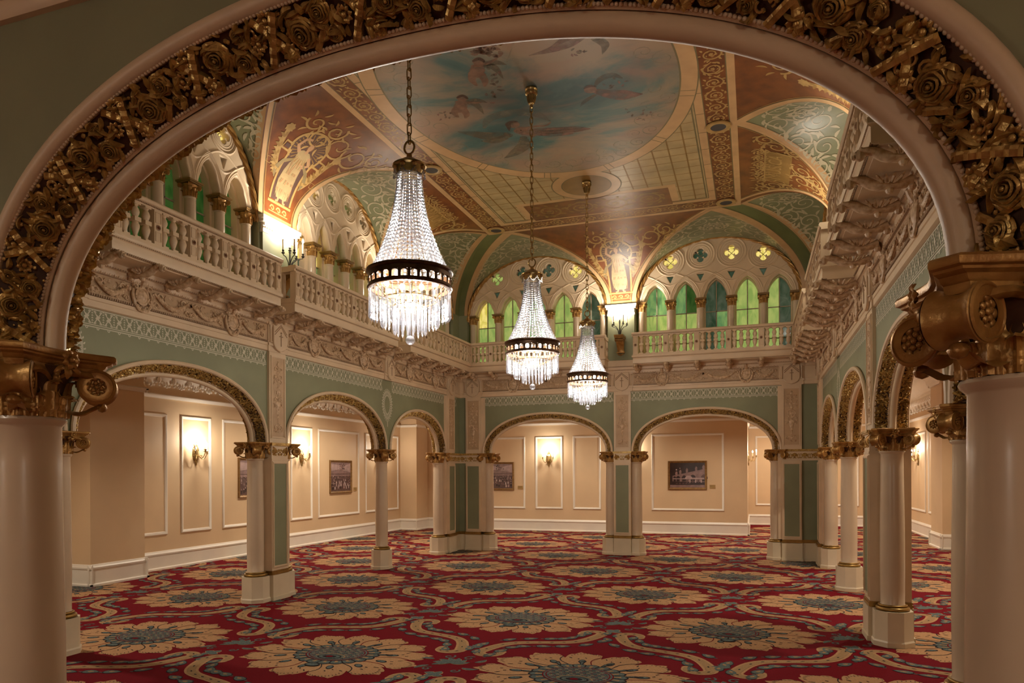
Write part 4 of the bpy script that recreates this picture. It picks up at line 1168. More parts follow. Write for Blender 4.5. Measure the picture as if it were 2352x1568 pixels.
        for sg in (-1, 1): 
            g.ribbon([(sg * .05, yb + .06), (sg * .06, yb + .005), (sg * .10, yb)], [.045, .035, .03], F2, MI['flesh'])
            g.ribbon([(sg * .11, yb + .05 + ht * .72), (sg * .19, yb + .05 + ht * .62), (sg * .12, yb + .05 + ht * .56), (sg * .02, yb + .05 + ht * .58)] if sg > 0 else [(-.11, yb + .05 + ht * .72), (-.2, yb + .05 + ht * .80), (-.17, yb + .05 + ht * .93), (-.08, yb + .05 + ht * .97)], [.055, .05, .045, .035], F3, MI['flesh'])
            g.ribbon([(sg * .10, yb + .05 + ht * .6), (sg * .24, yb + .05 + ht * .5), (sg * .30, yb + .05 + ht * .36), (sg * .26, yb + .05 + ht * .24)], [.03, .06, .07, .02], F2, MI['robe2'])
        hy = yb + .05 + ht * .87
        lad([(-.062 * cos(a), .062 * cos(a), hy + .078 * sin(a)) for a in [-pi / 2 + pi * q / 12 for q in range(1, 12)]], 'hair', F2)
        lad([(-.040 * cos(a), .040 * cos(a), hy - .012 + .056 * sin(a)) for a in [-pi / 2 + pi * q / 12 for q in range(1, 12)]], 'flesh', F3)
        g.ribbon([(0, hy - .06), (0, hy - .12)], .045, F2, MI['flesh'])
    else:
        cy = H * .74; w0 = min(.52, hwid(cy) * .62)
        g.loft([[F1(x, cy - .19 + .36 * q / 12) for x in (-w0, 0, w0)] for q in range(13)], MI['vault_gold2'])
        g.ribbon([(-w0, cy - .19), (-w0, cy + .17), (w0, cy + .17), (w0, cy - .19)], .022, F2, MI['vault_gold'])
        if text:
            v, f = letters(text); wmax = max(p[0] for p in v) or 1; k = w0 * .82 / wmax
            g.add([F2(p[0] * k, cy - .055 + p[1] * .26) for p in v], f, MI['vault_gold'], None, False)
        for sg in (-1, 1):
            for (x, y, r0, d, a0) in ((.17, cy - .36, .165, 1, 1.2), (.10, cy - .62, .12, -1, 0), (w0 + .17, cy + .04, .16, -1, 2), (w0 + .36, cy + .17, .13, 1, 0), (w0 * .55, cy + .235, .06, 1, 0), (w0 * .15, cy + .235, .06, -1, 0), (.05, cy - .82, .08, 1, 1), (w0 * .95, cy + .235, .06, -1, 0), (w0 + .1, cy - .2, .10, 1, 1)):
                if abs(x) > hwid(max(.1, y)) - .12: continue
                g.ribbon(spiral2(sg * x, y, r0, a0 if sg > 0 else pi - a0, 1.5, d * sg, 26), [.036 - .018 * q / 26 for q in range(27)], F2, MI['vault_gold'])
                for q in range(8):
                    b = q * .8; Q, ww = leaf2(sg * x + r0 * cos(b), y + r0 * sin(b), b + .9 * sg, .09, .032, 4)
                    if all(abs(px) < hwid(max(.05, py)) - .1 for px, py in Q): g.ribbon(Q, ww, F2, MI['vault_gold'])
        for q in range(9): Q, ww = leaf2(0, .3 + .09 * q, pi / 2, .10, .05 + .006 * q, 4); g.ribbon(Q, ww, F2, MI['vault_gold'])
def corner_cove(wx, wy):
    """mitred corner between the last lunettes: deep green strip with buff edges"""
    g = vg['corner']
    for wall, other in ((wx, wy), (wy, wx)):
        c, a = UW[wall][0 if wx == 'left' else -1]
        if wall in ('left', 'right'): c, a = UW[wall][-1 if wy == 'back' else 0]; end = YB_ if wy == 'back' else YF_; fe = FY1 if wy == 'back' else FY0
        else: end = XL if wx == 'left' else XR_; fe = FX0 if wx == 'left' else FX1
        sg = 1 if end > c else -1; D = DEP[wall]; n = 18
        rows = []
        for k in range(n + 1):
            t = pi / 2 * k / n; s_ = D * (1 - cos(t)); z = ZV + RV * sin(t)
            g0 = c + sg * a * cos(t); m0 = end + (fe - end) * (1 - cos(t))
            rows.append((g0, m0, s_, z))
        def st(f0, f1, m, dz=0): g.loft([[vw(wall, r[0] + (r[1] - r[0]) * f0, r[2], r[3] - dz) for r in rows], [vw(wall, r[0] + (r[1] - r[0]) * f1, r[2], r[3] - dz) for r in rows]], MI[m], smooth=False)
        st(0, 1, 'vault_green2'); st(0, .34, 'vault_band', .004); st(.34, .39, 'vault_line', .004)
for wall in ('left', 'right', 'back', 'front'):
    for i, (c, a) in enumerate(UW[wall]): lunette(wall, c, a, not (wall == 'front' or (wall in ('left', 'right') and i == 0)))
severy('back', 0, 1, 'figure'); severy('front', 0, 1, 'panel')
for wall in ('left', 'right'):
    severy(wall, 1, 2, 'figure'); severy(wall, 2, 3, 'panel', 'CONVIVIUM' if wall == 'left' else 'MUSICA'); severy(wall, 0, 1, 'panel')
for wx in ('left', 'right'):
    for wy in ('back', 'front'): corner_cove(wx, wy)

# flat field -------------------------------------------------------------
g = vg['flat']
CX, CY = (FX0 + FX1) / 2, (FY0 + FY1) / 2
ORX, ORY = 1.72, 2.32; OCX, OCY = -2.50, 8.12
def FL(h): return Lf(lambda x, y, e: (x, y, ZC - h * .3 - e))
g.add([(FX0, FY0, ZC), (FX1, FY0, ZC), (FX1, FY1, ZC), (FX0, FY1, ZC)], [(0, 3, 2, 1)], MI['vault_grid'], None, False)
F1, F2, F3 = FL(.003), FL(.006), FL(.009)
def rect_band(x0, y0, x1, y1, w, m, F):
    for a, b, c, d in ((x0, y0, x1, y0 + w), (x0, y1 - w, x1, y1), (x0, y0 + w, x0 + w, y1 - w), (x1 - w, y0 + w, x1, y1 - w)):
        g.add([F(a, b), F(c, b), F(c, d), F(a, d)], [(0, 3, 2, 1)], MI[m], None, False)
rect_band(FX0, FY0, FX1, FY1, .09, 'vault_band', F1); rect_band(FX0 + .09, FY0 + .09, FX1 - .09, FY1 - .09, .30, 'vault_red', F1); rect_band(FX0 + .39, FY0 + .39, FX1 - .39, FY1 - .39, .11, 'vault_band', F1)
for o, w in ((.088, .012), (.385, .012), (.50, .012), (.53, .02)): rect_band(FX0 + o, FY0 + o, FX1 - o, FY1 - o, w, 'vault_line', F2)
S0 = .24
for (x0, y0, x1, y1) in ((FX0 + S0, FY0 + .4, FX0 + S0, FY1 - .4), (FX1 - S0, FY0 + .4, FX1 - S0, FY1 - .4)):
    rinceau(g, y1 - y0, .27, (lambda X: Lf(lambda x, y, e: (X + y, y0 + x, ZC - .002 - e)))(x0), MI['vault_gold'], 5, .30)
for yy in (FY0 + S0, FY1 - S0): rinceau(g, FX1 - FX0 - .8, .26, (lambda Y: Lf(lambda x, y, e: (FX0 + .4 + x, Y + y, ZC - .002 - e)))(yy), MI['vault_gold'], 6, .30)
for k in range(18):                                 # marks across the buff bands
    y = FY0 + .3 + k * .52
    for x in (FX0 + .39, FX1 - .50): g.add([F2(x, y), F2(x + .11, y), F2(x + .11, y + .012), F2(x, y + .012)], [(0, 3, 2, 1)], MI['vault_line'], None, False)
# painted lattice
for i in range(int((FX1 - FX0 - 1.1) / .115)):
    x = FX0 + .56 + i * .115; g.add([F1(x, FY0 + .55), F1(x + .022, FY0 + .55), F1(x + .022, FY1 - .55), F1(x, FY1 - .55)], [(0, 3, 2, 1)], MI['vault_gold2'], None, False) if i % 2 else None
for i in range(int((FY1 - FY0 - 1.1) / .115)):
    y = FY0 + .56 + i * .115; g.add([F1(FX0 + .55, y), F1(FX1 - .55, y), F1(FX1 - .55, y + .014), F1(FX0 + .55, y + .014)], [(0, 3, 2, 1)], MI['vault_gold2'], None, False) if i % 2 else None
for sg in (-1, 1):                                  # russet panels and roundels at both ends
    y0, y1 = (FY1 - 1.18, FY1 - .44) if sg > 0 else (FY0 + .44, FY0 + 1.18)
    for (a, b, m, F) in ((.10, 1.34, 'vault_band', F2), (.0, 1.22, 'vault_red', F3)):
        g.add([F(OCX - b, y0 - a), F(OCX + b, y0 - a), F(OCX + b, y1 + a * .0), F(OCX - b, y1 + a * .0)], [(0, 3, 2, 1)], MI[m], None, False)
    rinceau(g, 2.3, .56, (lambda Y: Lf(lambda x, y, e: (OCX - 1.15 + x, Y + y, ZC - .0038 - e)))((y0 + y1) / 2), MI['vault_gold2'], 8, .58, .8)
    cy = OCY + sg * 2.93
    for rad, m, F in ((.56, 'vault_line', F3), (.54, 'vault_band', FL(.0105)), (.40, 'vault_line', FL(.012)), (.385, 'vault_gold2', FL(.0135))):
        g.add([F(OCX + rad * cos(-2 * pi * k / 48), cy + rad * sin(-2 * pi * k / 48)) for k in range(48)], [tuple(range(48))], MI[m], None, False)
def ell(rx, ry, n=96): return [(OCX + rx * cos(-2 * pi * k / n), OCY + ry * sin(-2 * pi * k / n)) for k in range(n)]
for o, m, h in ((.22, 'vault_line', .010), (.205, 'vault_band', .012), (.02, 'vault_line', .014)):
    g.add([FL(h)(x, y) for x, y in ell(ORX + o, ORY + o)], [tuple(range(96))], MI[m], None, False)
for k in range(12):
    a = 2 * pi * (k + .5) / 12
    for da in (-.025, .025): g.ribbon([(OCX + (ORX + q) * cos(a + da), OCY + (ORY + q) * sin(a + da)) for q in (.02, .2)], .012, FL(.015), MI['vault_line'])
for k, gname in (('lunette', 'lunette'), ('severy', 'severy'), ('flat', 'flat_field'), ('corner', 'corner_band')): vg[k].build(gname, mats_v, ceil_root)

# sky picture
def sky_mat():
    m = bpy.data.materials.new('painted_sky'); m.use_nodes = True; nt = m.node_tree; N = nt.nodes; L = nt.links; b = N['Principled BSDF']; b.inputs['Roughness'].default_value = .42
    tc = N.new('ShaderNodeTexCoord'); mp = N.new('ShaderNodeMapping'); mp.inputs['Scale'].default_value = (.55, 1, 1)
    n1 = N.new('ShaderNodeTexNoise'); n1.inputs['Scale'].default_value = .85; n1.inputs['Detail'].default_value = 10; n1.inputs['Roughness'].default_value = .62; n1.inputs['Distortion'].default_value = .5
    n2 = N.new('ShaderNodeTexNoise'); n2.inputs['Scale'].default_value = 2.2; n2.inputs['Detail'].default_value = 6; n2.inputs['Distortion'].default_value = .8
    r1 = N.new('ShaderNodeValToRGB'); e = r1.color_ramp.elements; e[0].position = .40; e[0].color = (.03, .085, .085, 1); e[1].position = .60; e[1].color = (.32, .23, .145, 1)
    q = e.new(.47); q.color = (.065, .135, .125, 1); q = e.new(.53); q.color = (.20, .185, .135, 1)
    r2 = N.new('ShaderNodeValToRGB'); e = r2.color_ramp.elements; e[0].position = .45; e[0].color = (0, 0, 0, 1); e[1].position = .7; e[1].color = (.55, .55, .55, 1)
    # clouds gather to the rim of the oval, open sky in the middle
    vm = N.new('ShaderNodeVectorMath'); vm.operation = 'SUBTRACT'; vm.inputs[1].default_value = (-.15, .35, 0)
    ln = N.new('ShaderNodeVectorMath'); ln.operation = 'LENGTH'; mr = N.new('ShaderNodeMapRange'); mr.inputs[1].default_value = .2; mr.inputs[2].default_value = 2.1; mr.inputs[3].default_value = -.075; mr.inputs[4].default_value = .10
    ad = N.new('ShaderNodeMath'); ad.operation = 'ADD'
    mx = N.new('ShaderNodeMix'); mx.data_type = 'RGBA'; mx.inputs[7].default_value = (.34, .17, .11, 1)
    L.new(tc.outputs['Object'], mp.inputs[0]); L.new(mp.outputs[0], n1.inputs[0]); L.new(mp.outputs[0], n2.inputs[0])
    L.new(tc.outputs['Object'], vm.inputs[0]); L.new(vm.outputs[0], ln.inputs[0]); L.new(ln.outputs['Value'], mr.inputs[0])
    L.new(n1.outputs['Fac'], ad.inputs[0]); L.new(mr.outputs[0], ad.inputs[1]); L.new(ad.outputs[0], r1.inputs[0]); L.new(n2.outputs['Fac'], r2.inputs[0])
    L.new(r2.outputs[0], mx.inputs[0]); L.new(r1.outputs[0], mx.inputs[6]); L.new(mx.outputs[2], b.inputs['Base Color']); return m
M['sky'] = sky_mat(); M['sky_rose'] = mat('painted_rose_drapery', (.27, .125, .09), .42, 0, .15, 5, c2=(.20, .13, .095)); M['sky_flesh'] = mat('painted_cloud_flesh', (.30, .155, .095), .42, 0, .15, 7, c2=(.22, .13, .085)); M['sky_wing'] = mat('painted_wing', (.19, .15, .095), .42, 0, .2, 5); M['sky_brown'] = mat('painted_brown_hair', (.10, .05, .03), .45, 0, .1, 7); M['sky_veil'] = mat('painted_veil', (.21, .20, .15), .42, 0, .1, 6)
def faded(k, fac):
    m = M[k]; nt = m.node_tree; N = nt.nodes; L = nt.links; o = [q for q in N if q.type == 'OUTPUT_MATERIAL'][0]; b = N['Principled BSDF']
    t = N.new('ShaderNodeBsdfTransparent'); mx = N.new('ShaderNodeMixShader'); ns = N.new('ShaderNodeTexNoise'); ns.inputs['Scale'].default_value = 5; ns.inputs['Detail'].default_value = 8
    tc = N.new('ShaderNodeTexCoord'); mr = N.new('ShaderNodeMapRange'); mr.inputs[1].default_value = .35; mr.inputs[2].default_value = .65; mr.inputs[3].default_value = fac - .28; mr.inputs[4].default_value = fac + .25
    L.new(tc.outputs['Object'], ns.inputs[0]); L.new(ns.outputs['Fac'], mr.inputs[0]); L.new(mr.outputs[0], mx.inputs[0]); L.new(b.outputs[0], mx.inputs[2]); L.new(t.outputs[0], mx.inputs[1]); L.new(mx.outputs[0], o.inputs[0])
for k_, f_ in (('sky_rose', .55), ('sky_flesh', .68), ('sky_wing', .55), ('sky_brown', .75), ('sky_veil', .38)): faded(k_, f_)
M['sky_scroll'] = mat('painted_faint_scroll', (.40, .34, .225), .42, 0, .1, 6); faded('sky_scroll', .42)
pm = ['sky', 'sky_scroll', 'sky_flesh', 'sky_rose', 'sky_wing', 'sky_brown', 'sky_veil']
g = G(); zz = lambda h: Lf(lambda x, y, e: (x, y, -h * .3 - e))
n = 96; ring = [(ORX * cos(-2 * pi * k / n), ORY * sin(-2 * pi * k / n)) for k in range(n)]
g.add([(x, y, 0) for x, y in ring], [tuple(range(n))], 0, None, False)
r = random.Random(2)
for k in range(64):                                 # faint arabesque just inside the rim
    a = 2 * pi * k / 64
    if r.random() < .75: g.ribbon(spiral2((ORX - (.13 if k % 2 else .30)) * cos(a), (ORY - (.13 if k % 2 else .30)) * sin(a), r.uniform(.10, .17), r.uniform(0, 6), 1.4, 1 if k % 3 else -1, 18), [.018 - .009 * q / 18 for q in range(19)], zz(.002), 1)
def lad2(pts, m, h=.003): h *= .3; g.loft([[(a, y, -h) for a, b, y in pts], [(b, y, -h) for a, b, y in pts]], m, smooth=False)
def blob2(x, y, rx, ry, m, h=.003, rot=0, n=18):
    P = []
    for k in range(n):
        a = -2 * pi * k / n; u, v = rx * cos(a), ry * sin(a); P.append((x + u * cos(rot) - v * sin(rot), y + u * sin(rot) + v * cos(rot), -h * .3))
    g.add(P, [tuple(range(n))], m, None, False)
def limb(pts, w, m, h=.004):
    """soft stroke through a few points (Catmull-Rom) with rounded, tapering width"""
    P = [pts[0]] + list(pts) + [pts[-1]]; Wd = [w[0]] + list(w) + [w[-1]]; out, ow = [], []
    for i in range(1, len(P) - 2):
        for q in range(8):
            t = q / 8; f = lambda a, b, c, d: .5 * (2 * b + (c - a) * t + (2 * a - 5 * b + 4 * c - d) * t * t + (3 * b - a - 3 * c + d) * t ** 3)
            out.append(tuple(f(P[i - 1][k], P[i][k], P[i + 1][k], P[i + 2][k]) for k in (0, 1))); ow.append(max(.002, f(Wd[i - 1], Wd[i], Wd[i + 1], Wd[i + 2])))
    out.append(tuple(P[-2])); ow.append(Wd[-2]); g.ribbon(out, ow, zz(h), m)
    for e in (0, -1): blob2(out[e][0], out[e][1], ow[e] / 2, ow[e] / 2, m, h + .0005, 0, 12)
def cherub(hx, hy, bx, by, fx, fy, ax, ay):
    """small winged child: head, belly, feet and stretched arm given on the oval"""
    dx, dy = bx - hx, by - hy; l = hypot(dx, dy); ux, uy = dx / l, dy / l; px, py = -uy, ux
    for k in (-1, .4):
        limb([(bx - ux * .06, by - uy * .06), (bx - px * .17 - ux * (.13 + .06 * k), by - py * .17 - uy * (.13 + .06 * k)), (bx - px * .31 - ux * (.05 + .20 * k), by - py * .31 - uy * (.05 + .20 * k))], [.05, .10, .012], 4, .003)
    limb([(hx + ux * .06, hy + uy * .06), (bx, by), (bx + ux * .10, by + uy * .10)], [.09, .17, .15], 2, .004)
    for k in (-1, 1): limb([(bx + ux * .09 + px * .05 * k, by + uy * .09 + py * .05 * k), ((bx + fx) / 2 + ux * .06 + px * .075 * k, (by + fy) / 2 + uy * .06 + py * .075 * k), (fx + px * .05 * k, fy + py * .05 * k)], [.10, .085, .04], 2, .005)
    limb([(hx + ux * .10 + px * .05, hy + uy * .10 + py * .05), ((hx + ax) / 2 + ux * .05, (hy + ay) / 2 + uy * .06), (ax, ay)], [.06, .05, .03], 2, .006)
    blob2(hx, hy, .072, .072, 2, .007); limb([(hx - px * .06, hy - py * .06), (hx - ux * .05, hy - uy * .05), (hx + px * .06, hy + py * .06)], [.03, .055, .03], 5, .008)
cherub(-.36, -.82, -.43, -.68, -.52, -.36, -.16, -.80); cherub(-.83, -.17, -.92, -.01, -1.02, .26, -.66, .0)
for k in range(22): x, y = r.gauss(-.22, .09), r.gauss(-.98, .07); P, ww = leaf2(x, y, r.uniform(0, 6), .09, .06, 4); g.ribbon(P, ww, zz(.004), 3 if k % 3 else 2)
for k in range(18): x, y = -.25 - .25 * k / 18 + r.gauss(0, .03), -.55 + .55 * k / 18 + r.gauss(0, .04); P, ww = leaf2(x, y, r.uniform(0, 6), .07, .04, 4); g.ribbon(P, ww, zz(.004), 3 if k % 2 else 4)
limb([(.12, -1.02), (-.07, -.71)], [.018, .012], 1)
# reclining woman with veil and wing, lower middle
limb([(-.85, .62), (-.70, .42), (-.40, .36), (-.12, .48), (.02, .72)], [.04, .13, .17, .15, .03], 6, .0025)
limb([(-.62, .88), (-.85, .86), (-1.05, .72), (-1.22, .60)], [.10, .22, .14, .01], 4, .003)
limb([(-.60, .92), (-.84, 1.0), (-1.02, .95)], [.10, .16, .02], 4, .0032)
limb([(-.44, 1.05), (-.52, 1.28), (-.72, 1.46), (-.90, 1.56)], [.10, .20, .15, .01], 4, .003)
for k in range(7): limb([(-.50 - .03 * k, 1.12 + .05 * k), (-.60 - .045 * k, 1.16 + .06 * k)], [.012, .004], 1, .0045)
limb([(-.44, .86), (-.33, .92), (-.10, .98), (.10, 1.02), (.30, 1.06), (.46, 1.10)], [.14, .20, .20, .18, .16, .03], 3, .004)
limb([(-.2, 1.02), (.0, 1.10), (.22, 1.16)], [.10, .12, .02], 3, .0042)
for k in range(6): limb([(-.36 + .03 * k, .84 + .03 * k), (-.12 + .02 * k, .93 + .028 * k), (.10, .965 + .026 * k), (.30 + .03 * k, 1.02 + .02 * k)], [.006, .018, .014, .004], (2, 4, 5)[k % 3], .0055)
limb([(-.40, .92), (-.30, 1.0), (-.34, 1.10)], [.03, .09, .02], 2, .0056)
limb([(-.47, .84), (-.40, .80), (-.36, .86)], [.09, .11, .08], 2, .005)
limb([(-.40, .80), (-.22, .80), (-.06, .82), (.02, .76)], [.06, .05, .04, .022], 2, .006)
blob2(-.445, .672, .070, .085, 2, .007, .5); limb([(-.39, .60), (-.45, .585), (-.515, .62), (-.535, .70), (-.56, .80)], [.03, .06, .075, .06, .012], 5, .0075)
# drifting figure on the far side and the sweep of drapery near the arch
limb([(.72, .20), (.88, .33), (1.05, .42), (1.24, .46)], [.09, .18, .22, .04], 3, .004); limb([(.74, .12), (.84, -.02), (.98, -.06), (1.08, .04)], [.02, .09, .10, .02], 4, .003); limb([(.70, .30), (.56, .40), (.48, .50)], [.05, .06, .008], 4, .003)
blob2(.68, .16, .075, .08, 2, .006); limb([(.62, .11), (.69, .08), (.76, .12)], [.02, .05, .02], 5, .007)
limb([(.20, -.74), (.45, -.76), (.66, -.84), (.90, -.98)], [.008, .10, .20, .16], 3, .004); limb([(.95, -.80), (1.02, -.66), (.96, -.50)], [.10, .10, .008], 4, .003); limb([(.5, -.82), (.7, -.92), (.85, -1.0)], [.03, .10, .10], 2, .005)
for (cx_, cy_, n_) in ((.72, -.57, 8), (1.12, .95, 12), (1.0, .12, 10), (-1.15, .15, 10)):
    for k in range(n_): P, ww = leaf2(r.gauss(cx_, .07), r.gauss(cy_, .07), r.uniform(0, 6), .06, .03, 3); g.ribbon(P, ww, zz(.004), 4 if k % 2 else 3)
pic = g.build('oval_sky_painting', pm, ceil_root, loc=(OCX, OCY, ZC - .006))
pic['label'] = 'oval painting of clouds with cherubs and a reclining figure'
# round grilles at the crossings of the border
def vent(x, y, lab):
    t = thing('ceiling_speaker', lab, 'speaker', (x, y, ZC - .012), 0, 'round speaker grilles in the painted border')
    g = G(); g.lathe([(.10, .0), (.10, -.012), (.115, -.020), (.16, -.016), (.165, 0)], 32, cap=False); g.build('rim', 'vault_gold', t)
    g = G(); g.lathe([(.101, -.010), (.0005, -.010)], 28, cap=False); g.build('grille', 'black', t)
vent(FX1 - S0, OCY + 1.6, 'round speaker grille halfway along the right border of the painted ceiling'); vent(FX1 - S0, FY1 - S0, 'round speaker grille at the far right corner of the ceiling border')
vent(FX0 + S0, OCY + 1.55, 'round speaker grille in the left ceiling border beside the nearest chandelier'); vent(FX0 + S0, FY1 - S0, 'round speaker grille at the far left corner of the ceiling border')
# ------------------------------------------------------------ carpet
GX0, GX1, GY0, GY1 = -9.9, 4.15, -3.6, 19.5
rug = G()
rug.add([(GX0 - .6, GY0 - .6, 0), (GX1 + .6, GY0 - .6, 0), (GX1 + .6, 24, 0), (GX0 - .6, 24, 0)], [(0, 1, 2, 3)], 0, None, False)
RM = ['rug_red', 'rug_beige', 'rug_tan', 'rug_blue', 'rug_dark']
H1, H2, H3, H4 = .0012, .0024, .0036, .0048
LAY = {}
flat = lambda h: LAY.setdefault(h, Lf(lambda x, y, e: (x, y, h + e)))
def motif_flower():
    g = G(); r = random.Random(5); n = 13; P = []; RX, RY = .90, .74
    for k in range(n):
        a0 = 2 * pi * k / n
        for q in range(14):
            t = q / 14; a = a0 + 2 * pi / n * t
            # petal outline: notch, belly, pointed tip leaning to one side, small serrations
            rad = .80 + .13 * sin(pi * min(1, t * 1.1)) ** .5 + .055 * abs(sin(3 * pi * t + .25)) ** .7 + (.07 if q in (8, 9) else 0) + .008 * (q % 2)
            if q == 0: rad = .76
            P.append((RX * rad * cos(a), RY * rad * sin(a)))
    g.add([(0, 0, H1)] + [(x, y, H1) for x, y in P], [(0, 1 + i, 1 + (i + 1) % len(P)) for i in range(len(P))], 1, None, False)
    for k in range(n):                               # petal divisions and dashed edges
        a0 = 2 * pi * k / n; g.ribbon([((.44 + .40 * q / 7) * RX * 1.0 * cos(a0 + .10 * sin(pi * q / 7)), (.44 + .40 * q / 7) * RY * sin(a0 + .10 * sin(pi * q / 7))) for q in range(8)], .010, flat(H2), 4 if k % 3 else 0)
        for q in range(1, 13):
            t = q / 14; a = a0 + 2 * pi / n * t; rad = .76 + .19 * sin(pi * min(1, t * 1.18)) ** .55
            g.ribbon([(RX * rad * cos(a), RY * rad * sin(a)), (RX * (rad + .03) * cos(a + .01), RY * (rad + .03) * sin(a + .01))], .007, flat(H2), 4)
        a = a0 + pi / n; x, y = RX * .60 * cos(a), RY * .60 * sin(a)   # drop on each petal
        dr = lambda s_, h, m: g.add([(x + s_ * (.062 * cos(b) * cos(a) - .034 * sin(b) * sin(a)), y + s_ * (.062 * cos(b) * sin(a) + .034 * sin(b) * cos(a)), h) for b in [2 * pi * q / 14 for q in range(14)]], [tuple(range(14))], m, None, False)
        dr(1, H2, 4); dr(.72, H3, 3)
        if a0 < pi * 1.02 and a0 > -.02 and k % 1 == 0:
            c, s_ = cos(a), sin(a); g.ribbon([(.44 * RX * c, .46 * RY * s_), (.52 * RX * c, .56 * RY * s_), (.57 * RX * c + .03, .62 * RY * s_)], [.03, .045, .02], flat(H3), 4); g.ribbon([(.45 * RX * c, .47 * RY * s_), (.52 * RX * c, .56 * RY * s_)], [.012, .024], flat(H4), 3)
        for q in range(3):
            b = a + .10 * (q - 1) + .05; rr = .74 - .05 * (q % 2)
            g.ribbon([(RX * rr * cos(b), RY * rr * sin(b)), (RX * (rr + .03) * cos(b + .02), RY * (rr + .03) * sin(b + .02))], .012, flat(H2), 4)
    # scalloped centre
    m = 20
    def disc(rx, ry, h, mi, sc=0, cx=0, cy=0): g.add([(cx + rx * (1 + sc * abs(sin(m * b / 2))) * cos(b), cy + ry * (1 + sc * abs(sin(m * b / 2))) * sin(b), h) for b in [2 * pi * q / 120 for q in range(120)]], [tuple(range(120))], mi, None, False)
    disc(.395, .335, H2, 4, .07); disc(.378, .32, H3, 3, .075)
    for k in range(m):
        b = 2 * pi * k / m; g.ribbon([(.29 * cos(b), .245 * sin(b)), (.385 * cos(b), .325 * sin(b))], .012, flat(H4), 4)
        b += pi / m; g.ribbon([(.30 * cos(b), .255 * sin(b)), (.36 * cos(b), .305 * sin(b))], [.02, .034], flat(H4), 2)
    h5 = .0060; h6 = .0072
    disc(.30, .25, h5, 0); disc(.29, .24, h5 + .0008, 3); disc(.272, .225, h5 + .0016, 0); disc(.262, .216, h5 + .0024, 3)
    for j in range(9):                               # woven scales
        y = .20 - .045 * j; w = .265 * sqrt(max(0, 1 - (y / .225) ** 2)); k = int(w / .03)
        for q in range(-k, k + 1):
            x = q * .03 + (.015 if j % 2 else 0)
            if abs(x) < w - .01 and (y > -.06 or abs(x) > .12): g.ribbon([(x - .012, y - .008), (x, y + .008), (x + .012, y - .008)], .010, flat(h6 + .0016), (0, 4, 2)[(q + j) % 3])
    for (sx, sy, mi, hh) in ((.12, .075, 4, .0002), (.105, .062, 3, .001), (.07, .04, 4, .0018), (.035, .025, 0, .0026)): disc(sx, sy, h6 + .002 + hh, mi, 0, 0, -.13)
    for sg in (-1, 1):
        g.ribbon([(sg * .13, -.16), (sg * .20, -.12), (sg * .20, -.05), (sg * .14, -.04)], [.02, .045, .04, .015], flat(h6 + .0003), 3)
    g.ribbon([(.15 * cos(b), -.13 + .10 * sin(b)) for b in [pi * q / 16 for q in range(17)]], .012, flat(h6 + .003), 2)
    disc(.075, .05, h6, 4, 0, 0, -.40); disc(.058, .036, h6 + .001, 3, 0, 0, -.40)
    return g
def scroll_curve():
    """S-scroll bar from the lower vertex (0,-1.64) up to (1.155,-.40), hooks at both ends; symmetric about its middle"""
    mx, my = .5775, -1.02; half = []
    for q in range(15): t = q / 14; half.append((.48 * t + .02 * sin(pi * t), .16 * t + .36 * t ** 4.0))
    # hook: turn back outwards
    ex, ey = half[-1]; hook = []
    for q in range(1, 13):
        b = q / 12 * pi * 1.12; rr = .105 * (1 - .28 * q / 12); hook.append((ex - .105 + .105 * cos(b) * 1.0 + (0), ey + .105 * sin(b) * 1.0))
    half = half + hook
    pts = [(mx - x, my - y) for x, y in reversed(half)] + [(mx + x, my + y) for x, y in half[1:]]
    wd = []
    n = len(half)
    for i in range(n): wd.append(.082 + .035 * (i / 14 if i < 14 else 1) - (.05 * (i - 14) / 12 if i > 14 else 0))
    return pts, list(reversed(wd)) + wd[1:]
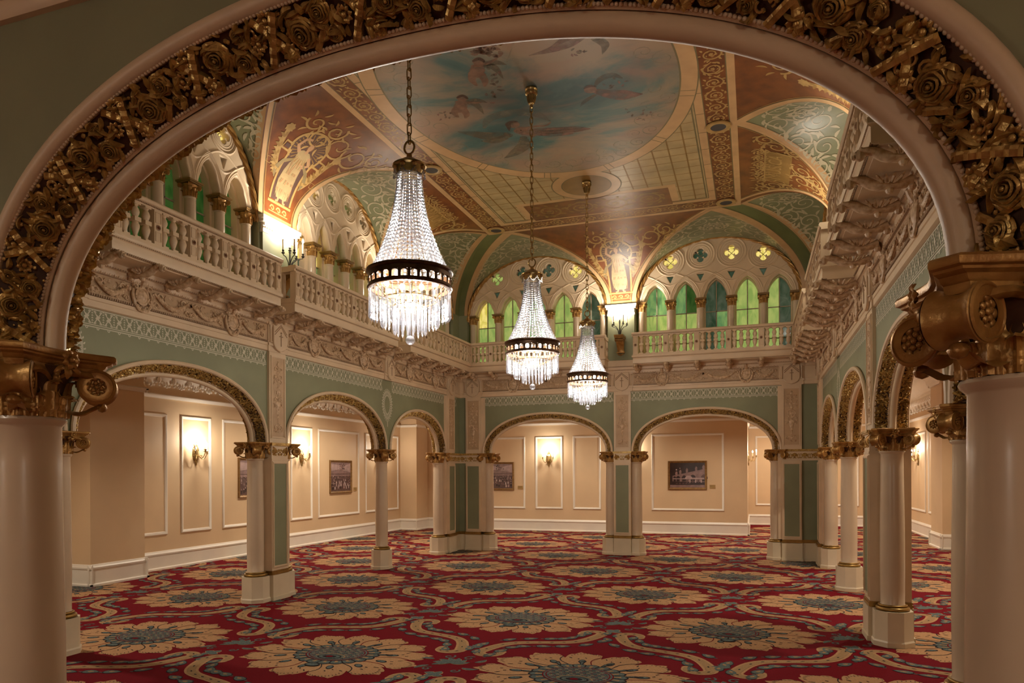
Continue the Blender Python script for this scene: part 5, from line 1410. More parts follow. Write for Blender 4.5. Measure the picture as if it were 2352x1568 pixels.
def motif_scroll():
    g = G(); P, w = scroll_curve()
    for sg in (1, -1):
        Q = [(sg * x, y) for x, y in P]
        g.ribbon(Q, [q + .012 for q in w], flat(H1), 1); g.ribbon(Q, [q * .68 for q in w], flat(H2), 2)
        for e in (0, -1):
            x, y = Q[e]; rr = w[e] / 2 + .016; g.add([(x + rr * cos(b), y + rr * sin(b), H1) for b in [2 * pi * q / 14 for q in range(14)]], [tuple(range(14))], 1, None, False)
        L_ = len(Q)
        for i in range(4, L_ - 4, 3):
            x, y = Q[i]; dx, dy = Q[i + 1][0] - Q[i - 1][0], Q[i + 1][1] - Q[i - 1][1]; l = hypot(dx, dy); dx, dy = dx / l, dy / l
            g.ribbon([(x - dx * .02, y - dy * .02), (x, y), (x + dx * .02, y + dy * .02)], [.004, .018, .004], flat(H3), 4)
        tot = 0; nxt = .10
        for i in range(11, L_ - 12):
            x, y = Q[i]; dx, dy = Q[i + 1][0] - x, Q[i + 1][1] - y; l = hypot(dx, dy)
            tot += l
            if tot > nxt:
                nxt += .185; dx, dy = dx / l, dy / l
                for s2 in (-1, 1):
                    cx, cy = x - dy * s2 * .155 + dx * .04 * s2, y + dx * s2 * .155 + dy * .04 * s2; an = atan2(dy, dx) + s2 * .15
                    def hl(k, h, m): g.ribbon([(cx + (t - .5) * .155 * k * cos(an), cy + (t - .5) * .155 * k * sin(an)) for t in (0, .12, .3, .5, .7, .9, 1)], [.03 * k, .075 * k, .092 * k, .088 * k, .068 * k, .03 * k, .004], flat(h), m)
                    hl(1.08, H1, 4); hl(.92, H2, 3); hl(.35, H3, 2)
                    bx, by = cx - dx * .095, cy - dy * .095; g.ribbon([(bx - .015, by), (bx + .015, by)], .014, flat(H1), 3)
    # palmette between upper and lower scrolls
    for (x, y, a, l, wd) in [(0, -2.0, pi / 2 + q * .55, .17, .07) for q in range(-3, 4)] + [(sg * .20, -1.92, (0 if sg > 0 else pi) + sg * .5, .13, .05) for sg in (-1, 1)] + [(sg * .16, -2.12, (-.5 if sg > 0 else pi + .5), .15, .05) for sg in (-1, 1)]:
        Q, ww = leaf2(x, y, a, l, wd, 5); g.ribbon(Q, [q * 1.25 for q in ww], flat(H1), 1); g.ribbon(Q, ww, flat(H2), 3)
    for q in range(4): Q, ww = leaf2(0, -2.36, q * pi / 2 + .78, .10, .07, 4); g.ribbon(Q, [q2 * 1.3 for q2 in ww], flat(H1), 1); g.ribbon(Q, ww, flat(H2), 3)
    for q in range(3): Q, ww = leaf2(0, -1.44, pi / 2 + (q - 1) * .7, .12, .05, 4); g.ribbon(Q, ww, flat(H2), 3)
    for sg in (-1, 1):
        for (x, y, r0, k) in ((.10, -1.80, .06, 1), (.13, -2.22, .05, -1)): g.ribbon(spiral2(sg * x, y, r0, 1, 1.1, sg * k, 12), .018, flat(H2), 3)
    return g
fl, scr = motif_flower(), motif_scroll()
PX, PY = 2.307, 2.035; OX, OY = -1.39, 5.74
for row in range(-2, 9):
    for k in range(-5, 4):
        x = OX + k * PX + (PX / 2 if row % 2 else 0) - .012 * row; y = OY + row * PY
        if GX0 - 1 < x < GX1 + 1 and y > 1.2:
            mx = Matrix.Translation((x, y, 0)); rug.join(fl, mx); rug.join(scr, mx)
struct(rug.build('floor', RM), 'red carpet with sand coloured flowers and scrolls')

# ------------------------------------------------------------ outer gallery
ZG = 3.98
g = G()
g.box(GX0 - .2, GY0, 0, GX0, GY1, ZG); struct(g.build('wall_outer_left', 'peach'), 'peach gallery wall on the left')
g = G(); g.box(GX0, GY1, 0, -.15, GY1 + .25, ZG); struct(g.build('wall_outer_back', 'peach'), 'peach gallery wall behind the far arches')
g = G(); g.box(-.4, 23.5, 0, GX1 + .2, 23.7, ZG); g.box(-.15 - .02, GY1 + .25, 0, -.15, 23.5, ZG); struct(g.build('wall_alcove_back', 'peach'), 'peach wall at the end of the far passage')
g = G(); g.box(GX1, GY0, 0, GX1 + .2, 23.5, ZG); struct(g.build('wall_outer_right', 'peach'), 'peach gallery wall on the right')
g = G(); g.box(GX0 - .2, GY0 - .2, 0, GX1 + .2, GY0, ZG); struct(g.build('wall_outer_front', 'peach'), 'peach gallery wall behind the viewer')
# piers that stand out from the gallery walls
g = G(); g.box(GX0, 8.0, 0, -9.42, 9.0, ZG); g.box(GX0, 18.75, 0, -9.36, GY1, ZG); struct(g.build('wall_piers_left', 'peach'), 'square piers of the left gallery wall')
g = G(); g.box(3.80, 17.2, 0, GX1, 18.2, ZG); struct(g.build('wall_pier_right', 'peach'), 'square pier of the right gallery wall')
def gceil():
    g = G()
    for (x0, y0, x1, y1) in ((GX0, GY0, AX_L, 23.5), (AX_R, GY0, GX1, 23.5), (AX_L, AX_B, AX_R, 23.5), (AX_L, GY0, AX_R, AX_F)): g.box(x0, y0, ZG, x1, y1, ZG + .1)
    for y in (9.6, 13.4, 5.8, 2.0): g.box(AX_R + T, y - .12, ZG - .14, GX1, y + .12, ZG); g.box(GX0, y - .12, ZG - .14, AX_L - T, y + .12, ZG)
    struct(g.build('ceiling_gallery', 'ceil_white'), 'plain pale ceiling of the gallery with shallow beams')
gceil()
# skirtings: profile along straight runs given by (x0,y0)->(x1,y1), room on the left-hand side of the run
BB = [(0, 0), (.05, 0), (.05, .03), (.022, .045), (.022, .255), (.034, .262), (.036, .285), (.022, .30), (.012, .325), (0, .33)]
CR = [(0, 3.02), (.03, 3.02), (.035, 3.04), (.05, 3.06), (.05, 3.08), (.02, 3.095), (0, 3.10)]
CN = [(0, 3.55), (.03, 3.55), (.05, 3.60), (.08, 3.62), (.10, 3.70), (.20, 3.80), (.22, 3.86), (.24, 3.90), (.24, 3.98), (0, 3.98)]
def run(g, prof, x0, y0, x1, y1, m=0):
    d = Vector((x1 - x0, y1 - y0, 0)); l = d.length; d /= l; nrm = Vector((-d.y, d.x, 0))
    r = [[Vector((x0, y0, 0)) + d * q + nrm * o + Vector((0, 0, z)) for (o, z) in prof] for q in (0, l)]
    g.loft(r, m, True, None, False); g.add(r[0], [tuple(range(len(prof)))], m, None, False); g.add(r[1], [tuple(reversed(range(len(prof))))], m, None, False)
RUNS = {'left': [(GX0, 18.75, GX0, 9.0), (GX0, 9.0, -9.42, 9.0), (-9.42, 9.05, -9.42, 7.95), (-9.37, 8.0, GX0, 8.0), (GX0, 8.0, GX0, GY0), (GX0, 18.75, GX0 + .0, 18.75), (-9.36, GY1, -9.36, 18.70), (-9.36, 18.75, GX0, 18.75)],
        'back': [(-.15 + .05, GY1, -9.36, GY1), (-.15, 23.5, -.15, GY1 - .05)], 'alcove': [(GX1, 23.5, -.15, 23.5)],
        'right': [(GX1, 18.2, GX1, 23.5), (3.80, 17.15, 3.80, 18.25), (3.75, 18.2, GX1, 18.2), (GX1, GY0, GX1, 17.2), (GX1, 17.2, 3.75, 17.2)]}
RUNS['left'] = [q for q in RUNS['left'] if hypot(q[2] - q[0], q[3] - q[1]) > .05]
RUNS['left'][1] = (GX0, 9.0, -9.37, 9.0)
for i, (nm, rs) in enumerate(RUNS.items()):
    g = G()
    for q in rs: run(g, BB, *q)
    struct(g.build('baseboard_' + nm, 'white'), 'white moulded skirting')
    g = G()
    for q in rs: run(g, CR, *q); run(g, CN, *q)
    struct(g.build('trim_%d' % (i + 1), 'white'), 'white picture rail and cornice')
# pleated plaster drapery frieze under the cornice
def lambrequin(num, x0, y0, x1, y1):
    g = G(); d = Vector((x1 - x0, y1 - y0, 0)); l = d.length; d /= l; nrm = Vector((-d.y, d.x, 0)); p = .34; n = int(l / p); p = l / n
    at = lambda s_, o, z: Vector((x0, y0, 0)) + d * s_ + nrm * o + Vector((0, 0, z))
    for i in range(n):
        rows = []
        for k in range(6):
            t = k / 5; rows.append([at((i + .5) * p + (q / 6 - .5) * p * .92, .02 + .05 * sin(pi * min(1, t * 1.1)), 3.57 - t * (.34 - .17 * abs(q / 3 - 1) ** 2.2)) for q in range(7)])
        g.loft(rows, 0)
        for q in range(7): g.ball(at((i + .5) * p + (q / 6 - .5) * p * .92, .045, 3.23 + .17 * abs(q / 3 - 1) ** 2.2 - .005), .024, 6)
        c = at(i * p, .045, 3.34); g.ball(c, .036, 8, sz=1.9); g.ball(at(i * p, .045, 3.25), .024, 6)
        for f in (.0, .5): g.ball(at((i + f) * p, .06, 3.47), .058, 10, sz=1.3)
    struct(g.build('trim_%d' % num, 'white'), 'plaster drapery frieze below the cornice')
lambrequin(6, GX0, 18.7, GX0, 9.05); lambrequin(7, -.2, GY1, -9.3, GY1); lambrequin(8, GX1, 18.25, GX1, 23.4); lambrequin(9, -9.42, 9.0, -9.42, 8.0)
# raised wall panels
PM = [(0, 0), (.0, .016), (.012, .026), (.028, .024), (.040, .012), (.052, .010), (.058, 0)]
def wall_panel(num, org, d, w, z0, z1):
    """mitred moulding frame on a wall; org = lower left corner on the wall, d = direction to the right seen from the room"""
    g = G(); d = Vector(d); nrm = Vector((d.y, -d.x, 0))
    o = Vector(org); rings = []
    for (sx, sz, ix, iz) in ((0, z0, 1, 1), (w, z0, -1, 1), (w, z1, -1, -1), (0, z1, 1, -1)):
        rings.append([o + d * (sx + ix * q) + Vector((0, 0, sz + iz * q)) + nrm * h for (q, h) in PM])
    rings.append(rings[0]); g.loft(rings, 0, False, None, False)
    struct(g.build('trim_%d' % num, 'white'), 'white raised moulding framing a wall panel')
tn = 10
for (y0, y1) in ((9.12, 9.95), (10.27, 11.03), (11.34, 13.2), (13.51, 14.33), (14.575, 16.44), (16.77, 18.62)):
    wall_panel(tn, (GX0 + .0, y0, 0), (0, 1, 0), y1 - y0, .61, 2.75); tn += 1
for (x0, x1) in ((-8.3, -6.25), (-5.94, -5.13), (-4.83, -4.03), (-2.63, -.73)):
    wall_panel(tn, (x0, GY1, 0), (1, 0, 0), x1 - x0, .63, 2.70); tn += 1
for (x0, x1) in ((.06, 1.9), (2.2, 3.0), (3.2, 4.0)): wall_panel(tn, (x0, 23.5, 0), (1, 0, 0), x1 - x0, .61, 2.78); tn += 1
for (y1, y0) in ((22.6, 20.40), (20.1, 19.3), (19.0, 18.4)): wall_panel(tn, (GX1, y1, 0), (0, -1, 0), y1 - y0, .61, 2.68); tn += 1

# ------------------------------------------------------------ sconces, pictures, plaques, lamps
def light(name, kind, loc, energy, col=(1, .86, .69), size=.05, parent=None, rot=None, spot=None):
    l = bpy.data.lights.new(name, kind); l.energy = energy; l.color = col
    if kind == 'AREA': l.shape = 'DISK'; l.size = size
    else: l.shadow_soft_size = size
    if spot: l.spot_size = spot; l.spot_blend = .6
    o = bpy.data.objects.new(name, l); COL.objects.link(o); o.location = loc
    if parent: o.parent = parent
    if rot: o.rotation_euler = rot
    return o
def mesh_plate():
    g = G(); X = Matrix.Rotation(pi / 2, 4, 'X')
    g.lathe([(.085, 0), (.080, .012), (.066, .02), (.05, .028), (.03, .036), (.0005, .04)], 24, (0, 0, 0), 0, X, cap=False, sy=1.9)
    for k in range(22):
        a = 2 * pi * k / 22; g.ball((.075 * cos(a), -.012, .142 * sin(a)), .012, 5)
    for sg in (-1, 1):
        spiral3(g, sg * .03, .155, -.012, .024, 1.1, sg, .008); spiral3(g, sg * .025, -.15, -.012, .022, 1.1, -sg, .008)
        for k in range(3): spiral3(g, sg * .03, .06 - .06 * k, -.03, .022, 1, sg, .006, a0=k)
    g.ball((0, -.012, .19), .02, 6, sz=1.6); g.tube([(0, -.012, -.14), (0, -.016, -.18), (0, -.012, -.215)], [.022, .016, .018], 8); return g.mesh('backplate', 'brass')
def mesh_arm(dx, dy, dz):
    g = G(); P = []
    for k in range(15):
        t = k / 14; P.append((dx * t, -.03 - dy * t, -.02 + dz * t - .085 * sin(pi * t) * (1 if t < .75 else 1) + .02 * sin(2 * pi * t)))
    g.tube(P, .0075, 7); x, y, z = P[-1]
    spiral3(g, dx * .45, -.05, -.03 - dy * .4, .03, 1.1, 1 if dx >= 0 else -1, .005)
    g.lathe([(.008, 0), (.012, .008), (.038, .014), (.040, .018), (.014, .02), (.014, .035), (.026, .055), (.026, .058), (.010, .058)], 14, (x, y, z - .01)); return g.mesh('arm', 'brass'), (x, y, z + .046)
def mesh_candle(h=.11): g = G(); g.lathe([(.0125, 0), (.0125, h), (.009, h + .004)], 12); return g.mesh('candle_sleeve', 'candle')
def mesh_flame(): g = G(); g.lathe([(.006, 0), (.012, .012), (.0135, .024), (.009, .042), (.0005, .060)], 12, cap=False); return g.mesh('bulb', 'bulb')
ME['plate'] = mesh_plate(); ME['candle'] = mesh_candle(); ME['candle_tall'] = mesh_candle(.15); ME['flame'] = mesh_flame()
ARMS = [mesh_arm(-.15, .10, .02), mesh_arm(.15, .10, .02), mesh_arm(0.0, .20, .055)]
def sconce(label, loc, rz, e=6.5, col=(1, .92, .80)):
    t = thing('wall_sconce', label, 'wall light', loc, rz, 'three-armed brass sconces on the gallery walls'); obj('backplate', ME['plate'], t)
    for me, (x, y, z) in ARMS:
        a = obj('arm', me, t); c = obj('candle_sleeve', ME['candle'], a, (x, y, z)); obj('bulb', ME['flame'], a, (x, y, z + .112))
    light('sconce_lamp', 'POINT', (0, -.30, .30), e, col, .05, t); return t
def picture(label, loc, rz, w, h, paint, group='framed old photographs along the gallery'):
    t = thing('framed_photograph', label, 'picture', loc, rz, group); g = G(); fw = .055
    prof = [(0, 0), (0, .03), (.012, .042), (.022, .036), (.038, .030), (.046, .018), (.055, .016)]
    rings = []
    for (sx, sz) in ((-1, -1), (1, -1), (1, 1), (-1, 1)): rings.append([(sx * (w / 2 - q), -hh, sz * (h / 2 - q)) for q, hh in prof])
    rings.append(rings[0]); g.loft(rings, 0, smooth=False)
    for sgx in range(int(w / .05)): 
        for sz in (-1, 1): g.ball((-w / 2 + (sgx + .5) * .05, -.036, sz * (h / 2 - .014)), .010, 5)
    g.build('frame', 'frame_wood', t)
    g = G(); paint(g, w / 2 - fw + .004, h / 2 - fw + .004); g.build('print', ['ph0', 'ph1', 'ph2', 'ph3', 'ph4'], t); return t
for i, c in enumerate(((.040, .022, .020), (.13, .070, .062), (.27, .165, .15), (.45, .31, .285), (.62, .48, .44))): M['ph%d' % i] = mat('sepia_print_%d' % i, c, .3, 0, .18, 9)
def rct(g, x0, z0, x1, z1, m, y=-.014): g.add([(x0, y, z0), (x1, y, z0), (x1, y, z1), (x0, y, z1)], [(0, 1, 2, 3)], m, None, False)
def crowd(seed):
    def f(g, w, h):
        r = random.Random(seed); rct(g, -w, -h, w, h, 1); rct(g, -w, .05 * h, w, h, 2, -.0145); 
        g.add([(-w, -.015, h * .9), (-w, -.015, h * .4), (w * .1, -.015, h * .55), (-w * .1, -.015, h * .8)], [(0, 1, 2, 3)], 3, None, False)
        g.add([(w, -.015, h * .95), (w * .35, -.015, h * .75), (w * .2, -.015, h * .45), (w, -.015, h * .3)], [(0, 1, 2, 3)], 3, None, False)
        rct(g, -w, h * .16, w, h * .22, 1, -.0152)
        for k in range(14): x = r.uniform(-w * .1, w * .4); g.ball((x, -.0155, h * r.uniform(.5, .92)), h * .045, 5, 0, sy=.05)
        for j in range(6):                           # rows of people at tables
            for k in range(12):
                x = -w + 2 * w * (k + r.uniform(.1, .9)) / 12; z = h * (.05 - .17 * j) + r.uniform(-.02, .02); s_ = h * (.05 + .012 * j)
                if abs(x) < w - s_ and z - s_ * 2.4 > -h: rct(g, x - s_ * .6, z - s_ * 2.3, x + s_ * .6, z - s_ * .4, r.choice((0, 0, 1, 3, 4)), -.0155 - j * .0003); g.ball((x, -.0156 - j * .0003, z), s_ * .5, 6, r.choice((2, 3)), sy=.05)
    return f
def arcade_view(g, w, h):
    """night view of an arcaded building front"""
    rct(g, -w, -h, w, h, 0); rct(g, -w, -h, w, -h * .72, 2, -.0145); rct(g, -w, -h * .78, w, -h * .62, 0, -.0147)
    g.add([(-w * .85, -.0146, -h * .5), (w * .98, -.0146, -h * .55), (w * .98, -.0146, h * .5), (-w * .85, -.0146, -h * .05)], [(0, 1, 2, 3)], 2, None, False)
    for k in range(5):
        x = -w * .72 + k * k * w * .075 + k * w * .12; s_ = w * (.085 + .028 * k); zb = -h * (.25 + .01 * k)
        g.add([(x + s_ * cos(a), -.0152, zb + s_ * 1.35 * sin(a)) for a in [pi * q / 14 for q in range(15)]], [tuple(range(15))], 1 if k == 4 else 0, None, False)
        rct(g, x - s_ * .8, -h * .5, x + s_ * .8, zb - h * .06, 0, -.0152)
        zt = h * (.08 + .125 * k); x = min(x, w - s_ * 1.1 - .04); g.add([(x + s_ * 1.1 - .02, -.015, zt - .05), (x + s_ * 1.1 + .03, -.015, zt - .03), (x + s_ * 1.1 + .03, -.015, zt + .05), (x + s_ * 1.1, -.015, zt + .085), (x + s_ * 1.1 - .03, -.015, zt + .03)], [(0, 1, 2, 3, 4)], 2, None, False)
    rct(g, -w * .85, -h * .32, w * .95, -h * .26, 3, -.0154); rct(g, w * .2, -h * .3, w * .95, -h * .2, 3, -.0156)
    g.add([(w * .08 + w * .22 * cos(a), -.0158, -h * .3 + h * .26 * sin(a)) for a in [pi * q / 14 for q in range(15)]], [tuple(range(15))], 3, None, False)
    for k in range(6): rct(g, -w * .05 + k * w * .16, -h * .6, -w * .05 + k * w * .16 + w * .08, -h * .36, 3 if k % 2 else 1, -.016)
    for (x, z, s_) in ((-.62, .44, .04), (-.42, .56, .022)): g.ball((x * w, -.015, z * h), s_ * w, 8, 4, sy=.05)
    for k in range(5): g.ball((-w * .6 + k * w * .18, -.0162, -h * .66), h * .05, 6, 1, sx=2, sy=.04)
def plaque(label, loc, rz):
    t = thing('label_plaque', label, 'plaque', loc, rz, 'small title cards beside the photographs'); g = G(); g.box(-.075, -.012, -.048, .075, 0, .048); g.build('card', 'vault_gold', t)
    g = G()
    for k, w in enumerate((.045, .055, .035)): g.box(-w, -.0135, .02 - .018 * k, w, -.0118, .023 - .018 * k)
    g.build('text_line', 'umber', t)
rz_l, rz_r = RZ['left'], RZ['right']
sconce('brass three-candle sconce in the first lit panel of the left gallery wall', (GX0, 10.64, 2.06), rz_l)
sconce('brass three-candle sconce between the pier and the crowd photograph on the left wall', (GX0, 13.92, 2.06), rz_l)
sconce('brass three-candle sconce half hidden behind the single left column', (GX0, 17.6, 2.06), rz_l)
sconce('brass three-candle sconce in the narrow panel of the back wall', (-5.535, GY1, 2.06), 0)
sconce('brass three-candle sconce hidden by the middle pier of the back wall', (-3.25, GY1, 2.06), 0)
sconce('glaring sconce in the far passage beyond the back wall corner', (-.15, 21.6, 2.06), rz_l, 12)
sconce('brass three-candle sconce on the right gallery wall', (GX1, 21.25, 2.03), rz_r)
picture('tall framed crowd photograph, half hidden by the left pier', (GX0, 12.28, 1.60), rz_l, 1.0, .82, crowd(3))
picture('framed photograph of a seated crowd in the wide left wall panel', (GX0, 15.55, 1.59), rz_l, 1.0, .83, crowd(5))
picture('framed banquet photograph behind the left back arch', (-7.1, GY1, 1.57), 0, 1.02, .82, crowd(8))
picture('framed night view of an arcaded building behind the right back arch', (-1.68, GY1, 1.585), 0, 1.02, .77, arcade_view)
plaque('title card right of the night view', (-1.03, GY1, 1.28), 0); plaque('title card right of the banquet photograph', (-6.40, GY1, 1.24), 0); plaque('title card right of the seated crowd photograph', (GX0, 16.24, 1.26), rz_l)
def downlight(label, x, y, e):
    t = thing('downlight', label, 'ceiling light', (x, y, ZG), 0, 'round recessed lamps in the gallery ceiling')
    g = G(); g.lathe([(.065, -.002), (.085, -.008), (.09, 0)], 24, cap=False); g.build('rim', 'white', t)
    g = G(); g.lathe([(.066, -.003), (.0005, -.003)], 20, cap=False); g.build('lens', M['lens'], t)
    light('downlight_lamp', 'SPOT', (0, 0, -.03), e, (1, .87, .71), .06, t, None, R(130)); return t
M['lens'] = emit('lamp_lens', (1, .85, .65), 1.5)
# ------------------------------------------------------------ chandeliers
def mesh_strand():
    g = G(); pts = []; n = 200
    for i in range(n + 1):
        t = i / n; pts.append((.088 + .04 * t + .165 * t ** 2.3, 3.96 - .74 * t))
    acc = 0; nxt = 0
    for i in range(n):
        l = hypot(pts[i + 1][0] - pts[i][0], pts[i + 1][1] - pts[i][1]); acc += l
        if acc >= nxt:
            t = i / n; r = .0105 + .0085 * t; nxt += r * 2.05; g.ball((pts[i][0], 0, pts[i][1]), r, 7, sy=.9, sz=.92)
    return g.mesh('bead_strand', M['crystal'], 20)
def mesh_prism(L_):
    g = G(); g.ball((0, 0, -.010), .010, 6)
    g.lathe([(.0005, -.02), (.0075, -.03), (.0095, -L_ + .03), (.0105, -L_ + .022), (.0005, -L_)], 6, cap=False); return g.mesh('prism', M['crystal'], 15)
def mesh_chain(z0, z1):
    g = G(); z = z0; k = 0; h = .046
    while z < z1:
        P = []
        for q in range(16):
            a = 2 * pi * q / 16; u = .017 * cos(a); w = (h - .017) * (1 if sin(a) > 0 else -1) + .017 * sin(a)
            P.append((u, 0, z + w) if k % 2 else (0, u, z + w))
        g.tube(P, .0052, 6, closed=True, up=(0, 1, 0) if k % 2 else (1, 0, 0)); z += .070; k += 1
    return g.mesh('chain', 'brass')
def make_chandelier():
    t = thing('chandelier', '', 'chandelier', (0, 0, 0), 0, 'crystal bag chandeliers on chains')
    g = G(); p = [(.0, ZC - .245), (.018, ZC - .24), (.022, ZC - .22), (.016, ZC - .205), (.03, ZC - .19), (.044, ZC - .14), (.050, ZC - .095), (.072, ZC - .08), (.076, ZC - .055), (.066, ZC - .045), (.075, ZC - .03), (.070, ZC - .012)]
    g.lathe(p, 24)
    for k in range(12): a = k * pi / 6; g.tube([(.030 * cos(a), .030 * sin(a), ZC - .19), (.047 * cos(a), .047 * sin(a), ZC - .14), (.053 * cos(a), .053 * sin(a), ZC - .10)], .008, 5)
    g.build('canopy', 'brass', t)
    obj('chain', mesh_chain(4.245, ZC - .25), t)
    g = G(); g.tube([(.042 * cos(a), 0, 4.175 + .050 * sin(a)) for a in [2 * pi * q / 20 for q in range(20)]], .0085, 7, closed=True, up=(0, 1, 0)); g.build('ring', 'brass', t)
    g = G(); g.lathe([(.012, 4.13), (.02, 4.12), (.022, 4.10), (.05, 4.085), (.085, 4.06), (.118, 4.045), (.128, 4.038), (.128, 4.028), (.112, 4.018), (.105, 3.985), (.098, 3.965), (.085, 3.965)], 32)
    for k in range(8):
        a = k * pi / 4; g.ball((.112 * cos(a), .112 * sin(a), 4.01), .024, 8, sz=.8)
    c = g.build('crown', 'brass', t)
    g = G()
    for k in range(8):
        a0 = k * pi / 4
        for q in range(9):
            a = a0 + q / 8 * pi / 4; g.ball((.118 * cos(a), .118 * sin(a), 3.985 - .045 * sin(pi * q / 8)), .0085, 5)
    g.build('bead_swag', M['crystal'], c)
    sm = mesh_strand(); ns = 40
    for k in range(ns): obj('bead_strand', sm, t, (0, 0, 0), 2 * pi * k / ns)
    Rg = .308
    g = G(); g.lathe([(Rg - .012, 3.20), (Rg + .012, 3.205), (Rg + .022, 3.215), (Rg + .022, 3.228), (Rg + .006, 3.235), (Rg - .014, 3.232)], 64, cap=False)
    g.lathe([(Rg - .004, 3.17), (Rg + .004, 3.17), (Rg + .004, 3.205), (Rg - .004, 3.205), (Rg - .004, 3.17)], 64, cap=False)
    g.lathe([(Rg - .014, 3.085), (Rg + .008, 3.085), (Rg + .016, 3.095), (Rg + .010, 3.115), (Rg - .006, 3.118), (Rg - .014, 3.085)], 64, cap=False)
    n = 28
    for k in range(n):                               # pierced gothic arcade in the band
        a = 2 * pi * k / n; g.box(-.012, -.004, 3.112, .012, .004, 3.172, 0, Matrix.Rotation(a, 4, 'Z') @ Matrix.Translation((0, Rg, 0)))
        P = []
        for q in range(9): b = pi * q / 8; aa = a + pi / n - (pi / n) * cos(b); P.append((-Rg * 1.008 * sin(aa), Rg * 1.008 * cos(aa), 3.135 + .036 * sin(b)))
        g.tube(P, .006, 5); g.octa((-Rg * sin(a), Rg * cos(a), 3.165), .014)
    g.build('pierced_band', 'bronze', t)
    g = G()
    for rr, z in ((.215, 3.012), (.12, 2.965)): g.tube([(rr * cos(2 * pi * q / 40), rr * sin(2 * pi * q / 40), z) for q in range(40)], .006, 6, closed=True)
    for k in range(6):
        a = k * pi / 3; g.tube([(Rg * cos(a), Rg * sin(a), 3.10), (.22 * cos(a), .22 * sin(a), 3.012), (.12 * cos(a), .12 * sin(a), 2.965), (.01 * cos(a), .01 * sin(a), 2.96)], .005, 5)
    g.build('tier_frame', 'brass', t)
    for rr, zt, L_, n in ((.304, 3.085, .225, 44), (.215, 3.006, .205, 31), (.12, 2.958, .215, 18)):
        me = mesh_prism(L_)
        for k in range(n): a = 2 * pi * (k + .3) / n; obj('prism', me, t, (rr * cos(a), rr * sin(a), zt), a)
    g = G(); g.ball((0, 0, 2.705), .036, 14); g.lathe([(.0005, 2.74), (.006, 2.742), (.006, 2.96), (.0005, 2.965)], 6, cap=False); g.build('drop_ball', M['crystal'], t)
    for k in range(8): a = k * pi / 4; obj('bulb', ME['lampb'], t, (.20 * cos(a), .20 * sin(a), 3.16))
    obj('bulb', ME['lampb'], t, (0, 0, 2.985)); return t
g = G(); g.ball((0, 0, 0), .020, 10, sz=1.3); ME['lampb'] = g.mesh('bulb', 'bulb')
ch0 = make_chandelier(); used = []
CH_E = 42
for (x, y, lab) in ((-2.475, 4.86, 'largest and nearest crystal chandelier, hanging before the left windows'), (-2.475, 8.02, 'middle crystal chandelier hanging from the oval sky painting'), (-2.46, 10.9, 'smallest and farthest crystal chandelier, beside the back wall candelabra')):
    c = place(ch0, used, (x, y, 0), 0, lab)
for c in [o for o in COL.objects if o.name.startswith('chandelier') and o.get('category')]:
    x, y, z = c.location
    light('chandelier_lamp', 'POINT', (0, 0, 3.0), CH_E, (1, .93, .82), .10, c); light('chandelier_lamp', 'POINT', (0, 0, 3.34), CH_E * .06, (1, .90, .76), .05, c)

# ------------------------------------------------------------ candelabra on gilt brackets
def make_candelabra():
    t = thing('candelabra', '', 'candelabra', (0, 0, 0), 0, 'five-candle candelabra on gilt wall brackets')
    g = G(); rows = []
    for i in range(15):
        q = i / 14; y = -(.04 + .20 * (1 - q) ** 1.6) ; z = 4.36 - .26 * q; hw = .075 - .012 * q
        rows.append([(-hw, 0, z), (-hw, y, z), (-hw * .5, y - .012, z), (hw * .5, y - .012, z), (hw, y, z), (hw, 0, z)])
    g.loft(rows); g.box(-.095, -.285, 4.385, .095, 0, 4.42); g.box(-.085, -.265, 4.355, .085, 0, 4.386); g.box(-.08, -.07, 4.085, .08, 0, 4.11)
    for sg in (-1, 1): g.lathe([(.0005, -.082), (.03, -.082), (.036, -.07), (.036, .07), (.03, .082), (.0005, .082)], 16, (0, 0, 0), 0, Matrix.Translation((0, -.235, 4.325)) @ Matrix.Rotation(pi / 2, 4, 'Y'))
    for k in range(5): g.ball((-.05 + .025 * k, -.05, 4.065 - .012 * (2 - abs(k - 2))), .018, 6)
    g.build('bracket', 'gold', t)
    g = G(); g.lathe([(.055, 4.42), (.055, 4.43), (.02, 4.45), (.012, 4.47), (.010, 4.66), (.018, 4.67), (.010, 4.69)], 12, (0, -.15, 0)); g.build('stem', 'iron', t)
    for (dx, dy) in ((-.145, 0), (.145, 0), (-.095, -.14), (.095, -.14), (0, .0)):
        zt = 4.63 if (dx or dy) else 4.70
        g = G()
        if dx: g.tube([(dx * .12, -.15, 4.44), (dx * .25, -.15 + dy * .2, 4.53), (dx * .6, -.15 + dy * .6, 4.59), (dx * .95, -.15 + dy, 4.60), (dx, -.15 + dy, 4.615), (dx, -.15 + dy, 4.63)], .0065, 6)
        g.lathe([(.008, -.02), (.018, -.01), (.024, 0), (.010, .01), (.016, .03), (.016, .036), (.008, .036)], 10, (dx, -.15 + dy, zt)); a = g.build('arm', 'iron', t)
        obj('candle_sleeve', ME['candle_tall'], a, (dx, -.15 + dy, zt + .03)); obj('bulb', ME['flame'], a, (dx, -.15 + dy, zt + .18))
    return t
cd0 = make_candelabra(); used = []
CD_E = 26
CDS = [('back', -2.53, 'candelabra on the white-topped pilaster between the two back windows'), ('left', 8.08, 'candelabra between the two left balconies'), ('left', 11.13, 'candelabra on the left wall behind the largest chandelier'),
       ('right', 8.1, 'candelabra high on the right wall, glaring at the upper of two star glints'), ('right', 11.12, 'candelabra high on the right wall, glaring at the lower of two star glints')]
for wl, u, lab in CDS:
    c = place(cd0, used, W(wl, u, -T - .045), RZ[wl], lab)
